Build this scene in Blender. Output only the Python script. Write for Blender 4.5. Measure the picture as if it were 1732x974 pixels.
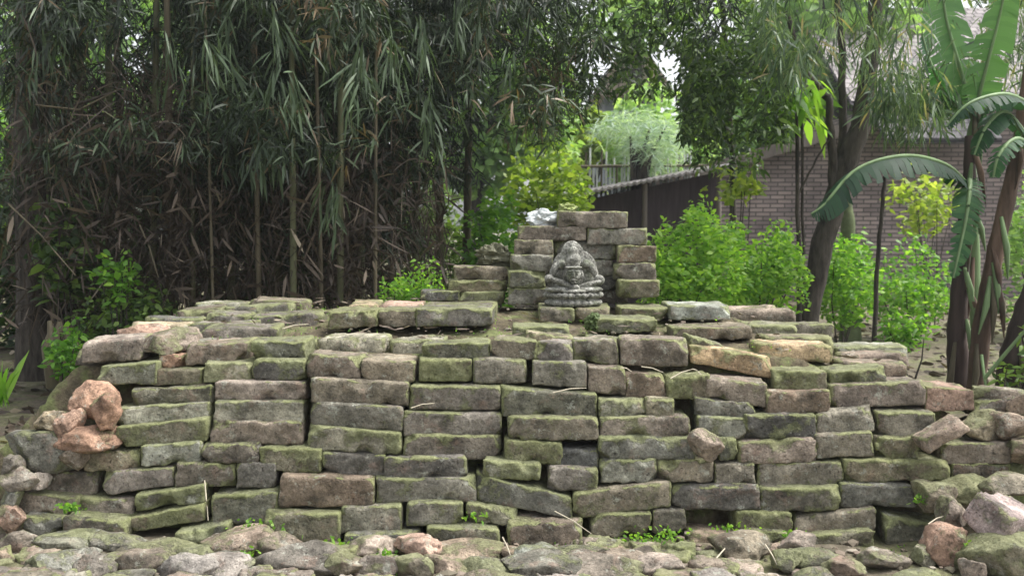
import bpy, bmesh, math, random
import numpy as np
from mathutils import Vector, Matrix, noise

# ------------------------------------------------------------------ camera, sky, sun
scene = bpy.context.scene
for o in list(bpy.data.objects):
    bpy.data.objects.remove(o)
COL = scene.collection
HC, PITCH, FPX, CX, CY = 1.12, math.atan(107 / 1684.0), 1683.9, 866.0, 487.0
cd = bpy.data.cameras.new("camera")
cd.lens = 35.0; cd.sensor_width = 36.0; cd.clip_start = 0.05; cd.clip_end = 500
cd.dof.use_dof = True; cd.dof.focus_distance = 3.9; cd.dof.aperture_fstop = 4.5
cam = bpy.data.objects.new("camera", cd); COL.objects.link(cam)
cam.location = (0, 0, HC); cam.rotation_euler = (math.pi / 2 - PITCH, 0, 0)
scene.camera = cam

SUN_EL, SUN_AZ = math.radians(60), math.radians(82)      # azimuth clockwise from +Y: high on the right
w = bpy.data.worlds.new("World"); scene.world = w; w.use_nodes = True
nt = w.node_tree; nt.nodes.clear()
sky = nt.nodes.new("ShaderNodeTexSky"); sky.sky_type = 'NISHITA'; sky.sun_disc = False
sky.sun_elevation = SUN_EL; sky.sun_rotation = SUN_AZ
sky.air_density = 1.0; sky.dust_density = 4.0; sky.ozone_density = 1.0
hs = nt.nodes.new("ShaderNodeHueSaturation"); hs.inputs['Saturation'].default_value = 0.18
bg = nt.nodes.new("ShaderNodeBackground"); bg.inputs['Strength'].default_value = 0.15
wo = nt.nodes.new("ShaderNodeOutputWorld")
nt.links.new(sky.outputs[0], hs.inputs['Color']); nt.links.new(hs.outputs[0], bg.inputs[0]); nt.links.new(bg.outputs[0], wo.inputs[0])
sl = bpy.data.lights.new("sun", 'SUN'); sl.energy = 2.2; sl.angle = math.radians(25); sl.color = (1.0, 0.97, 0.91)
so = bpy.data.objects.new("sun", sl); COL.objects.link(so)
sd = Vector((math.sin(SUN_AZ) * math.cos(SUN_EL), math.cos(SUN_AZ) * math.cos(SUN_EL), math.sin(SUN_EL)))
so.rotation_euler = sd.to_track_quat('Z', 'Y').to_euler(); so.location = (3, 6, 9)
vs = scene.view_settings
vs.view_transform = 'Standard'; vs.look = 'None'; vs.gamma = 1.0; vs.use_curve_mapping = False
vs.exposure = 1.2
scene.render.film_transparent = False
scene.cycles.max_bounces = 6; scene.cycles.diffuse_bounces = 3; scene.cycles.transmission_bounces = 3
scene.cycles.transparent_max_bounces = 4
scene.cycles.use_denoising = True

CP, SP = math.cos(PITCH), math.sin(PITCH)
def P(px, py, Y):
    """world point at distance Y (world +Y) that the photo shows at pixel (px, py)"""
    a, b = (px - CX) / FPX, -(py - CY) / FPX
    dx, dy, dz = a, CP + b * SP, -SP + b * CP
    t = Y / dy
    return Vector((dx * t, Y, HC + dz * t))
def ground_Y(py):
    b = -(py - CY) / FPX
    return HC / -((-SP + b * CP) / (CP + b * SP))

# ------------------------------------------------------------------ helpers
def tag(o, label=None, cat=None, group=None, kind=None):
    if label: o["label"] = label
    if cat: o["category"] = cat
    if group: o["group"] = group
    if kind: o["kind"] = kind
    return o
def link(name, me, mat=None, parent=None, loc=(0, 0, 0)):
    o = bpy.data.objects.new(name, me); COL.objects.link(o)
    o.location = loc
    if mat: me.materials.append(mat)
    if parent: o.parent = parent
    return o
def empty(name, loc=(0, 0, 0)):
    o = bpy.data.objects.new(name, None); COL.objects.link(o); o.location = loc
    o.empty_display_size = 0.1
    return o
def np_mesh(name, V, F, smooth=True, attr=None, edge=None):
    """V (n,3); F list of arrays with equal row length (tris, quads)"""
    me = bpy.data.meshes.new(name)
    V = np.asarray(V, dtype=np.float32)
    me.vertices.add(len(V)); me.vertices.foreach_set("co", V.ravel())
    F = [np.asarray(f, dtype=np.int32) for f in F if len(f)]
    loops = np.concatenate([f.ravel() for f in F])
    tot = np.concatenate([np.full(len(f), f.shape[1], dtype=np.int32) for f in F])
    start = np.concatenate([[0], np.cumsum(tot)[:-1]]).astype(np.int32)
    me.loops.add(len(loops)); me.loops.foreach_set("vertex_index", loops)
    me.polygons.add(len(tot)); me.polygons.foreach_set("loop_start", start)
    me.polygons.foreach_set("loop_total", tot)
    me.polygons.foreach_set("use_smooth", np.full(len(tot), smooth))
    me.update(calc_edges=True)
    if attr is not None:
        a = me.attributes.new("tint", 'FLOAT', 'FACE')
        a.data.foreach_set("value", np.asarray(attr, dtype=np.float32))
    if edge is not None:
        a = me.attributes.new("edge", 'FLOAT', 'POINT'); a.data.foreach_set("value", np.asarray(edge, dtype=np.float32))
    me.validate()
    return me

class Mat:
    def __init__(s, name):
        s.m = bpy.data.materials.new(name); s.m.use_nodes = True
        s.t = s.m.node_tree; s.b = s.t.nodes['Principled BSDF']
        s.out = s.t.nodes['Material Output']
        s.b.inputs['Specular IOR Level'].default_value = 0.25
    def n(s, typ, **kw):
        nd = s.t.nodes.new(typ)
        for k, v in kw.items(): setattr(nd, k, v)
        return nd
    def l(s, a, b): s.t.links.new(a, b)
    def noise(s, vec, scale, detail=4, rough=0.55):
        nd = s.n('ShaderNodeTexNoise'); nd.inputs['Scale'].default_value = scale
        nd.inputs['Detail'].default_value = detail; nd.inputs['Roughness'].default_value = rough
        if vec is not None: s.l(vec, nd.inputs['Vector'])
        return nd.outputs['Fac']
    def ramp(s, fac, stops):
        nd = s.n('ShaderNodeValToRGB'); cr = nd.color_ramp
        while len(cr.elements) < len(stops): cr.elements.new(0.5)
        for e, (p, c) in zip(cr.elements, stops):
            e.position = p; e.color = (*c, 1) if len(c) == 3 else c
        s.l(fac, nd.inputs[0]); return nd.outputs[0]
    def mix(s, fac, a, b, mode='MIX'):
        nd = s.n('ShaderNodeMix', data_type='RGBA', blend_type=mode)
        for sock, v in ((nd.inputs[0], fac), (nd.inputs[6], a), (nd.inputs[7], b)):
            if hasattr(v, 'node'): s.l(v, sock)
            else: sock.default_value = v if not isinstance(v, tuple) else (*v, 1)
        return nd.outputs[2]
    def math(s, op, a, b=None, clamp=False):
        nd = s.n('ShaderNodeMath', operation=op, use_clamp=clamp)
        for sock, v in ((nd.inputs[0], a), (nd.inputs[1], b)):
            if v is None: continue
            if hasattr(v, 'node'): s.l(v, sock)
            else: sock.default_value = v
        return nd.outputs[0]
    def bump(s, h, strength=0.5, dist=0.01):
        nd = s.n('ShaderNodeBump'); nd.inputs['Strength'].default_value = strength
        nd.inputs['Distance'].default_value = dist; s.l(h, nd.inputs['Height'])
        s.l(nd.outputs[0], s.b.inputs['Normal'])

# ------------------------------------------------------------------ materials
def brick_material(name):
    """weathered clay brick: object colour is the clay tone, object alpha the amount of moss"""
    m = Mat(name)
    geo = m.n('ShaderNodeNewGeometry'); oi = m.n('ShaderNodeObjectInfo')
    add = m.n('ShaderNodeVectorMath', operation='ADD'); m.l(geo.outputs['Position'], add.inputs[0])
    sc = m.n('ShaderNodeVectorMath', operation='SCALE'); sc.inputs[0].default_value = (7.3, 3.1, 5.7)
    m.l(oi.outputs['Random'], sc.inputs['Scale']); m.l(sc.outputs[0], add.inputs[1])
    v = add.outputs[0]
    n1 = m.noise(v, 9, 6, 0.65); n2 = m.noise(v, 60, 5, 0.7); n3 = m.noise(v, 22, 5, 0.6)
    f1 = m.ramp(n1, [(0.30, (0.40,) * 3), (0.48, (1.0,) * 3), (0.68, (1.7,) * 3)])
    f2 = m.ramp(n2, [(0.3, (0.66,) * 3), (0.7, (1.30,) * 3)])
    c = m.mix(1.0, oi.outputs['Color'], f1, 'MULTIPLY'); c = m.mix(1.0, c, f2, 'MULTIPLY')
    # reddish clay showing through where the crust is worn
    worn = m.ramp(m.noise(v, 11, 6, 0.7), [(0.56, (0,) * 3), (0.66, (1,) * 3)])
    c = m.mix(m.math('MULTIPLY', worn, 0.35), c, (0.26, 0.165, 0.125))
    # pale lichen patches with crisp, broken outlines
    n4 = m.noise(v, 17, 8, 0.78)
    lich = m.ramp(n4, [(0.57, (0,) * 3), (0.62, (1,) * 3)])
    c = m.mix(m.math('MULTIPLY', lich, 0.62), c, (0.37, 0.38, 0.32))
    dk = m.ramp(m.noise(v, 8, 7, 0.75), [(0.36, (1,) * 3), (0.46, (0,) * 3)])
    c = m.mix(m.math('MULTIPLY', dk, 0.65), c, (0.050, 0.048, 0.038))
    pit = m.ramp(m.noise(v, 95, 4, 0.6), [(0.30, (1,) * 3), (0.38, (0,) * 3)])
    c = m.mix(m.math('MULTIPLY', pit, 0.6), c, (0.04, 0.035, 0.028))
    # moss: more on faces that look up, in patches elsewhere
    sx = m.n('ShaderNodeSeparateXYZ'); m.l(geo.outputs['Normal'], sx.inputs[0])
    nz = m.math('MULTIPLY', m.math('MAXIMUM', sx.outputs['Z'], 0.0), 0.13)
    mo = m.math('ADD', m.noise(v, 7, 5, 0.6), nz)
    mo = m.math('ADD', mo, m.math('MULTIPLY', m.math('SUBTRACT', oi.outputs['Alpha'], 0.58), 0.42))
    mo = m.math('ADD', mo, m.math('MULTIPLY', m.math('SUBTRACT', n2, 0.5), 0.35))
    at = m.n('ShaderNodeAttribute'); at.attribute_name = "edge"; eg = at.outputs['Fac']
    sidex = m.math('MULTIPLY', m.math('ABSOLUTE', sx.outputs['X']), 0.16)
    mo = m.math('ADD', mo, m.math('ADD', m.math('MULTIPLY', eg, m.math('MULTIPLY', m.ramp(m.noise(v, 5, 4, 0.6), [(0.38, (0,) * 3), (0.62, (1,) * 3)]), 0.24)), sidex))
    mask = m.ramp(mo, [(0.56, (0,) * 3), (0.64, (1,) * 3)])
    mc = m.ramp(m.noise(v, 26, 5, 0.7), [(0.25, (0.07, 0.08, 0.03)), (0.5, (0.15, 0.16, 0.08)), (0.75, (0.29, 0.295, 0.17))])
    mc = m.mix(m.math('MULTIPLY', eg, 0.65), mc, (0.235, 0.26, 0.10))
    c = m.mix(m.math('MULTIPLY', mask, 0.8), c, mc)
    spk = m.ramp(m.noise(v, 150, 3, 0.7), [(0.32, (0.75,) * 3), (0.68, (1.25,) * 3)]); c = m.mix(1.0, c, spk, 'MULTIPLY')
    m.l(c, m.b.inputs['Base Color']); m.b.inputs['Roughness'].default_value = 0.93
    h = m.math('ADD', m.math('MULTIPLY', n2, 0.7), m.math('MULTIPLY', n3, 0.9))
    h = m.math('SUBTRACT', h, m.math('MULTIPLY', pit, 0.5)); h = m.math('ADD', h, m.math('MULTIPLY', mask, 0.35))
    m.bump(h, 1.0, 0.010)
    return m.m
BRICK = brick_material("weathered_clay")

def stone_material():
    m = Mat("volcanic_stone"); geo = m.n('ShaderNodeNewGeometry'); v = geo.outputs['Position']
    n1 = m.noise(v, 30, 6, 0.7); n2 = m.noise(v, 120, 4, 0.7)
    c = m.ramp(n1, [(0.34, (0.09, 0.09, 0.08)), (0.5, (0.23, 0.225, 0.20)), (0.66, (0.40, 0.40, 0.36))])
    f2 = m.ramp(n2, [(0.3, (0.6,) * 3), (0.7, (1.35,) * 3)]); c = m.mix(1.0, c, f2, 'MULTIPLY')
    mm = m.ramp(m.noise(v, 14, 4), [(0.5, (0,) * 3), (0.68, (1,) * 3)])
    c = m.mix(m.math('MULTIPLY', mm, 0.45), c, (0.11, 0.14, 0.07))
    m.l(c, m.b.inputs['Base Color']); m.b.inputs['Roughness'].default_value = 0.95
    m.bump(m.math('ADD', n1, n2), 0.8, 0.006); return m.m
def soil_material(name, stops, scale=6, bump=0.02, fine=40):
    m = Mat(name); geo = m.n('ShaderNodeNewGeometry'); v = geo.outputs['Position']
    n1 = m.noise(v, scale, 8, 0.7); n2 = m.noise(v, fine, 6, 0.75)
    c = m.ramp(n1, stops)
    f2 = m.ramp(n2, [(0.3, (0.5,) * 3), (0.7, (1.5,) * 3)]); c = m.mix(1.0, c, f2, 'MULTIPLY')
    m.l(c, m.b.inputs['Base Color']); m.b.inputs['Roughness'].default_value = 0.97
    m.bump(m.math('ADD', m.math('MULTIPLY', n2, 0.6), n1), 0.9, bump); return m.m
def leaf_material(name, stops, transl=0.4, rough=0.45):
    m = Mat(name); at = m.n('ShaderNodeAttribute'); at.attribute_name = "tint"
    c = m.ramp(at.outputs['Fac'], stops)
    m.l(c, m.b.inputs['Base Color']); m.b.inputs['Roughness'].default_value = rough
    m.b.inputs['Specular IOR Level'].default_value = 0.35
    tr = m.n('ShaderNodeBsdfTranslucent'); c2 = m.mix(1.0, c, (1.6, 1.7, 0.7), 'MULTIPLY'); m.l(c2, tr.inputs['Color'])
    mx = m.n('ShaderNodeMixShader'); mx.inputs[0].default_value = transl
    m.l(m.b.outputs[0], mx.inputs[1]); m.l(tr.outputs[0], mx.inputs[2]); m.l(mx.outputs[0], m.out.inputs['Surface'])
    return m.m
def plain(name, col, var=0.35, scale=20, rough=0.85, stretch=(1, 1, 1), bump=0.4):
    m = Mat(name); tc = m.n('ShaderNodeNewGeometry'); mp = m.n('ShaderNodeMapping')
    mp.inputs['Scale'].default_value = stretch; m.l(tc.outputs['Position'], mp.inputs[0])
    n1 = m.noise(mp.outputs[0], scale, 6, 0.65)
    lo = tuple(c * (1 - var) for c in col); hi = tuple(min(1, c * (1 + var)) for c in col)
    m.l(m.ramp(n1, [(0.3, lo), (0.7, hi)]), m.b.inputs['Base Color']); m.b.inputs['Roughness'].default_value = rough
    m.bump(n1, bump, 0.01); return m.m

STONE = stone_material()
M_CORE = soil_material("mossy_soil", [(0.3, (0.05, 0.04, 0.028)), (0.48, (0.12, 0.10, 0.065)), (0.6, (0.13, 0.15, 0.06)), (0.78, (0.21, 0.22, 0.11))], 7, 0.02)
M_GROUND = soil_material("leaf_litter_soil", [(0.3, (0.05, 0.042, 0.03)), (0.46, (0.13, 0.11, 0.08)), (0.56, (0.12, 0.125, 0.06)), (0.7, (0.26, 0.21, 0.17))], 2.5, 0.02, 30)
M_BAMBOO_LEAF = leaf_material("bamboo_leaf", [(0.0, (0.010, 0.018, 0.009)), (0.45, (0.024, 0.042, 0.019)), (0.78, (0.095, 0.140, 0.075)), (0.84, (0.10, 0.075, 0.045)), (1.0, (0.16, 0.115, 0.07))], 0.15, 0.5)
M_PALE_LEAF = leaf_material("pale_bamboo_leaf", [(0.0, (0.035, 0.065, 0.035)), (0.5, (0.09, 0.145, 0.075)), (0.9, (0.18, 0.25, 0.14)), (1.0, (0.34, 0.28, 0.16))], 0.35, 0.4)
M_DARK_LEAF = leaf_material("dark_tree_leaf", [(0.0, (0.020, 0.038, 0.014)), (0.5, (0.045, 0.090, 0.025)), (1.0, (0.16, 0.25, 0.055))], 0.3)
M_BUSH = leaf_material("bright_bush_leaf", [(0.0, (0.05, 0.13, 0.02)), (0.5, (0.13, 0.28, 0.04)), (1.0, (0.28, 0.44, 0.08))], 0.5)
M_YELLOW = leaf_material("yellow_green_leaf", [(0.0, (0.08, 0.14, 0.02)), (0.5, (0.20, 0.28, 0.05)), (1.0, (0.36, 0.42, 0.10))], 0.5)
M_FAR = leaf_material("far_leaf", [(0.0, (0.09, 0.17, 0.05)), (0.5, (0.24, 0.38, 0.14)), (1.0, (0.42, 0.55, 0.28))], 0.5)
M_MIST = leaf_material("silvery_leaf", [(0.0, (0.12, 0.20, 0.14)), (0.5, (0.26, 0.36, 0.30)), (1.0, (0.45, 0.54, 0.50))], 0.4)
M_DRY = leaf_material("dry_leaf", [(0.0, (0.022, 0.016, 0.012)), (0.5, (0.060, 0.045, 0.034)), (0.85, (0.13, 0.10, 0.075)), (1.0, (0.32, 0.27, 0.20))], 0.1, 0.7)
M_BANANA = leaf_material("banana_leaf", [(0.0, (0.010, 0.035, 0.018)), (0.5, (0.030, 0.095, 0.038)), (1.0, (0.12, 0.25, 0.09))], 0.35, 0.6)
M_CULM = plain("bamboo_culm_skin", (0.11, 0.115, 0.06), 0.5, 6, 0.6, (1, 1, 0.15))
M_CULMDRY = plain("dry_culm_skin", (0.10, 0.085, 0.055), 0.5, 8, 0.7, (1, 1, 0.15))
M_BARK = plain("grey_brown_bark", (0.060, 0.052, 0.044), 0.8, 22, 0.97, (1, 1, 0.22), 1.0)
M_BANSTEM = plain("banana_sheath", (0.10, 0.066, 0.048), 0.95, 10, 0.8, (1, 1, 0.12), 0.6)
M_BANSTEM_D = plain("dark_banana_sheath", (0.05, 0.035, 0.03), 0.7, 10, 0.8, (1, 1, 0.12), 0.6)
M_STALK = plain("pale_green_stalk", (0.16, 0.24, 0.11), 0.3, 10, 0.5, (1, 1, 0.1))
M_STRAW = plain("bleached_straw", (0.48, 0.43, 0.33), 0.2, 20, 0.8)

# ------------------------------------------------------------------ shapes
def fbm(v, s):
    return noise.noise(v * s) + 0.5 * noise.noise(v * (s * 2.1) + Vector((9, 2, 5))) + 0.25 * noise.noise(v * (s * 4.3))
_grid = {}
def cube_grid(nx, ny, nz):
    key = (nx, ny, nz)
    if key in _grid: return _grid[key]
    idx, V, F = {}, [], []
    def vid(i, j, k):
        if (i, j, k) not in idx:
            idx[(i, j, k)] = len(V); V.append((i / nx, j / ny, k / nz))
        return idx[(i, j, k)]
    for i in range(nx):
        for j in range(ny):
            F.append((vid(i, j, 0), vid(i, j + 1, 0), vid(i + 1, j + 1, 0), vid(i + 1, j, 0)))
            F.append((vid(i, j, nz), vid(i + 1, j, nz), vid(i + 1, j + 1, nz), vid(i, j + 1, nz)))
    for i in range(nx):
        for k in range(nz):
            F.append((vid(i, 0, k), vid(i + 1, 0, k), vid(i + 1, 0, k + 1), vid(i, 0, k + 1)))
            F.append((vid(i, ny, k), vid(i, ny, k + 1), vid(i + 1, ny, k + 1), vid(i + 1, ny, k)))
    for j in range(ny):
        for k in range(nz):
            F.append((vid(0, j, k), vid(0, j, k + 1), vid(0, j + 1, k + 1), vid(0, j + 1, k)))
            F.append((vid(nx, j, k), vid(nx, j + 1, k), vid(nx, j + 1, k + 1), vid(nx, j, k + 1)))
    _grid[key] = (V, F); return _grid[key]

def block_mesh(c8, rnd, rad=0.013, amp=0.0045, res=(16, 9, 7), chip=0.5, name="brick"):
    """worn block between 8 corners: c8[k][j][i] (k bottom/top, j front/back, i left/right)"""
    V, F = cube_grid(*res)
    off = Vector((rnd.uniform(-50, 50), rnd.uniform(-50, 50), rnd.uniform(-50, 50)))
    lx = (c8[0][0][1] - c8[0][0][0]).length; ly = (c8[0][1][0] - c8[0][0][0]).length; lz = (c8[1][0][0] - c8[0][0][0]).length
    rad = min(rad, lz * 0.3, lx * 0.3)
    chips = []
    for _ in range(5):
        if rnd.random() < chip:
            chips.append((Vector((rnd.choice((0, 1, rnd.random())) * lx, rnd.choice((0, 0, 1)) * ly, rnd.choice((0, 1)) * lz)), rnd.uniform(0.018, 0.05)))
    ctr = sum((c8[k][j][i] for k in (0, 1) for j in (0, 1) for i in (0, 1)), Vector()) / 8
    out, eg = [], []
    for (u, v, w_) in V:
        # remap so that grid lines crowd near the edges
        u = 0.5 - 0.5 * math.cos(math.pi * u) if lx < 0.1 else u
        p = Vector((u * lx, v * ly, w_ * lz))
        q = Vector((min(max(p.x, rad), lx - rad), min(max(p.y, rad), ly - rad), min(max(p.z, rad), lz - rad)))
        d = p - q
        if d.length > 1e-9: p = q + d.normalized() * rad
        d2 = sorted((min(p.x, lx - p.x), min(p.y, ly - p.y), min(p.z, lz - p.z)))[1]
        eg.append(math.exp(-max(d2, 0) / 0.010) * (1.0 if p.z > lz * 0.5 else 0.55))
        for cp, cr in chips:
            dd = p - cp
            if dd.length < cr: p = cp + (p - cp) + (Vector((lx / 2, ly / 2, lz / 2)) - cp).normalized() * (cr - dd.length) * 0.75
        nrm = (p - Vector((lx / 2, ly / 2, lz / 2)))
        nrm = Vector((nrm.x / lx, nrm.y / ly, nrm.z / lz)).normalized()
        a = (fbm(p + off, 16) * amp + noise.noise((p + off) * 60) * amp * 0.5) * (0.7 + 1.1 * eg[-1]) + noise.noise((p + off) * 5) * amp * 1.0 - amp * 0.5 * eg[-1]
        p = p + nrm * a
        uu, vv, ww = p.x / lx, p.y / ly, p.z / lz
        r = Vector()
        for k in (0, 1):
            for j in (0, 1):
                for i in (0, 1):
                    r += c8[k][j][i] * ((uu if i else 1 - uu) * (vv if j else 1 - vv) * (ww if k else 1 - ww))
        out.append(r)
    base = Vector((ctr.x, ctr.y, min(c.z for kk in c8[:1] for jj in kk for c in jj)))
    return np_mesh(name, [tuple(v - base) for v in out], [F], edge=eg), base

TONE = {  # clay tone (linear), moss amount
    'g': ((0.175, 0.160, 0.127), 0.46), 'r': ((0.188, 0.157, 0.124), 0.40), 'm': ((0.17, 0.158, 0.115), 0.70),
    'd': ((0.125, 0.115, 0.098), 0.42), 'p': ((0.26, 0.255, 0.205), 0.50), 't': ((0.33, 0.26, 0.17), 0.28),
    'o': ((0.31, 0.205, 0.150), 0.24), 'k': ((0.238, 0.200, 0.166), 0.30)}
WORD = {'g': 'grey-brown', 'r': 'reddish-brown', 'm': 'mossy green', 'd': 'dark grey', 'p': 'pale lichen-spotted', 't': 'tan', 'o': 'orange', 'k': 'pinkish'}
ORD = ['first', 'second', 'third', 'fourth', 'fifth', 'sixth', 'seventh', 'eighth', 'ninth', 'tenth', 'eleventh', 'twelfth', 'thirteenth', 'fourteenth', 'fifteenth', 'sixteenth', 'seventeenth', 'eighteenth', 'nineteenth', 'twentieth', 'twenty-first', 'twenty-second', 'twenty-third', 'twenty-fourth', 'twenty-fifth', 'twenty-sixth', 'twenty-seventh', 'twenty-eighth', 'twenty-ninth', 'thirtieth'] + ['last'] * 30
def paint(o, cls, rnd):
    (r, g, b), a = TONE[cls]
    k = rnd.uniform(0.8, 1.25); h = rnd.uniform(-0.08, 0.08)
    o.color = (r * k * (1 + h), g * k, b * k * (1 - h), min(1, max(0, a + rnd.uniform(-0.16, 0.16))))

# ------------------------------------------------------------------ statue
def statue():
    base = P(970, 517, 4.80); base.z -= 0.0
    k = 4.80 / FPX                                       # metres per pixel there
    root = empty("stone_statue", base)
    tag(root, "small weathered grey stone statue of a seated cross-legged figure before the stepped brick wall", "statue")
    def px(x, y): return ((x - 970) * k, (517 - y) * k)
    def finish(parts, name, vox, amp):
        bm = bmesh.new()
        for (cx_, cz_, cy_, rx, rz, ry, ax) in parts:
            M = Matrix.Translation((cx_, cy_, cz_)) @ Matrix.Rotation(ax, 4, 'Y') @ Matrix.Diagonal((rx, ry, rz, 1))
            bmesh.ops.create_icosphere(bm, subdivisions=3, radius=1.0, matrix=M)
        me = bpy.data.meshes.new(name); bm.to_mesh(me); bm.free()
        t = bpy.data.objects.new("tmp", me); COL.objects.link(t)
        md = t.modifiers.new("r", 'REMESH'); md.mode = 'VOXEL'; md.voxel_size = vox; md.use_smooth_shade = True
        sm = t.modifiers.new("s", 'SMOOTH'); sm.iterations = 2; sm.factor = 0.5
        dg = bpy.context.evaluated_depsgraph_get(); me2 = bpy.data.meshes.new_from_object(t.evaluated_get(dg))
        bpy.data.objects.remove(t)
        new = [v.co + v.normal * (fbm(v.co, 30) * amp + noise.noise(v.co * 110) * amp * 0.5) for v in me2.vertices]
        me2.vertices.foreach_set("co", [x for c in new for x in c])
        me2.name = name
        for p in me2.polygons: p.use_smooth = True
        return link(name, me2, STONE, root)
    E = []
    def e(x, y, rx, ry, cy=0.0, dy=0.05, rot=0.0):
        X, Z = px(x, y); E.append((X, Z, cy, rx * k, ry * k, dy, rot))
    # back slab and torso
    e(972, 458, 40, 38, 0.055, 0.022, 0.06); e(969, 430, 19, 23, 0.055, 0.024, -0.1); e(970, 474, 46, 22, 0.055, 0.026)
    e(969, 468, 19, 20, 0.0, 0.045)
    # shoulders and arms, held clear of the body
    e(949, 447, 9, 8, 0.0, 0.03); e(991, 446, 9, 8, 0.0, 0.03)
    e(937, 456, 6.5, 14, 0.0, 0.026, 0.45); e(1003, 456, 7, 15, 0.0, 0.026, -0.45)
    e(928, 471, 8, 8, -0.02, 0.028); e(1013, 473, 9, 9, -0.02, 0.028)
    e(947, 476, 23, 5, -0.055, 0.020, 0.33); e(995, 480, 21, 5.2, -0.05, 0.020, -0.26)
    e(970, 484, 9, 4.5, -0.07, 0.018)
    # crossed legs
    e(945, 489, 25, 5.5, -0.05, 0.035, 0.03); e(995, 489, 24, 5.8, -0.05, 0.035, -0.03); e(970, 491, 20, 4.2, -0.075, 0.03)
    # head, tall cap, band, ears, face
    e(968, 463, 13, 14, -0.055, 0.034); e(968, 440, 13.5, 16, -0.045, 0.034); e(968, 427, 9.5, 12, -0.04, 0.026); e(968, 416, 5, 6, -0.035, 0.016)
    e(968, 451, 15.5, 2.4, -0.07, 0.026)
    e(953, 465, 2.6, 8, -0.045, 0.010); e(983, 465, 2.6, 8, -0.045, 0.010)
    e(968, 463, 2.0, 5.5, -0.094, 0.009); e(961.5, 457, 4.6, 1.3, -0.088, 0.007); e(974.5, 457, 4.6, 1.3, -0.088, 0.007)
    e(968, 471.5, 5.5, 1.5, -0.090, 0.007); e(962, 461, 2.2, 1.2, -0.088, 0.005); e(974, 461, 2.2, 1.2, -0.088, 0.005)
    e(968, 476, 5, 2.5, -0.08, 0.010)
    finish(E, "figure", 0.0016, 0.0019)
    # round two-tiered lotus pedestal with petal swellings
    Pd = []
    for (y, hh, r) in ((498, 5.2, 48), (511, 5.6, 46)):
        X, Z = px(970, y); Pd.append((X, Z, 0.0, r * k, hh * k, 0.105, 0))
        for a in range(26):
            t = 2 * math.pi * a / 26
            Pd.append((r * k * 0.93 * math.cos(t), Z, 0.105 * 0.93 * math.sin(t), 6.4 * k, hh * k * 0.92, 6.4 * k, 0))
    X, Z = px(970, 505); Pd.append((X, Z, 0.0, 43 * k, 13 * k, 0.095, 0))
    finish(Pd, "pedestal", 0.0022, 0.0018)
statue()

rnd = random.Random(7)
# ------------------------------------------------------------------ ground and the mound inside the ruin
def smooth(x): x = min(1, max(0, x)); return x * x * (3 - 2 * x)
def top_height(X, Y):
    t = 0.632 + 0.10 * (min(Y, 4.95) - 4.0)
    t -= 0.10 * smooth((X - 0.95) / 0.7)
    t -= 0.03 * smooth((-1.2 - X) / 0.5)
    return t
def mound(X, Y):
    t = top_height(X, Y) - 0.042
    fr = 0.05 + (Y - 3.80) * 2.6
    lf = 0.66 + (X + 1.66 + 0.2 * smooth((4.1 - Y) / 0.3)) * 2.2
    d = 1.1 + (4.95 - Y) * 0.476 - X
    rt = max(0.60 + d * 1.6, 0.34 if Y < 4.0 else 0.34 - (Y - 4.0) * 2.5)
    bk = (5.42 - Y) * 3.0
    return min(t, fr, lf, rt, bk)
def ground_z(X, Y):
    g = 0.015 * fbm(Vector((X, Y, 0)), 1.3) + 0.05 * smooth((Y - 7) / 6)
    g -= 0.052 * smooth((4.0 - Y) / 0.25) * smooth((3.2 - abs(X)) / 0.8)
    if Y < 3.75: g += 0.02 * noise.noise(Vector((X * 4, Y * 4, 3))) + 0.012 * noise.noise(Vector((X * 13, Y * 13, 3))) + 0.008 * smooth((3.6 - Y) / 0.2)
    return g
def build_ground():
    xs = np.unique(np.concatenate([np.linspace(-90, -6, 12), np.linspace(-6, 6, 150), np.linspace(6, 90, 12)]))
    ys = np.unique(np.concatenate([np.linspace(-20, 2, 8), np.linspace(2, 10, 110), np.linspace(10, 25, 30), np.linspace(25, 160, 14)]))
    V = [(x, y, ground_z(x, y)) for y in ys for x in xs]; nx = len(xs)
    F = [(j * nx + i, j * nx + i + 1, (j + 1) * nx + i + 1, (j + 1) * nx + i) for j in range(len(ys) - 1) for i in range(nx - 1)]
    o = link("ground", np_mesh("ground", V, [F]), M_GROUND)
    tag(o, kind="structure", label="brown earth strewn with leaf litter around the ruin")
build_ground()
def build_core():
    xs = np.linspace(-2.6, 3.1, 200); ys = np.linspace(3.66, 5.5, 120)
    V, nx = [], len(xs)
    for y in ys:
        for x in xs:
            h = mound(x, y)
            if h > 0: h += 0.022 * fbm(Vector((x, y, 1)), 5) + 0.012 * fbm(Vector((x, y, 4)), 19)
            V.append((x, y, max(h, -0.12)))
    F = [(j * nx + i, j * nx + i + 1, (j + 1) * nx + i + 1, (j + 1) * nx + i) for j in range(len(ys) - 1) for i in range(nx - 1)]
    o = link("soil_mound", np_mesh("soil_mound", V, [F]), M_CORE)
    tag(o, kind="structure", label="mossy soil filling the brick platform")
build_core()

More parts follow.
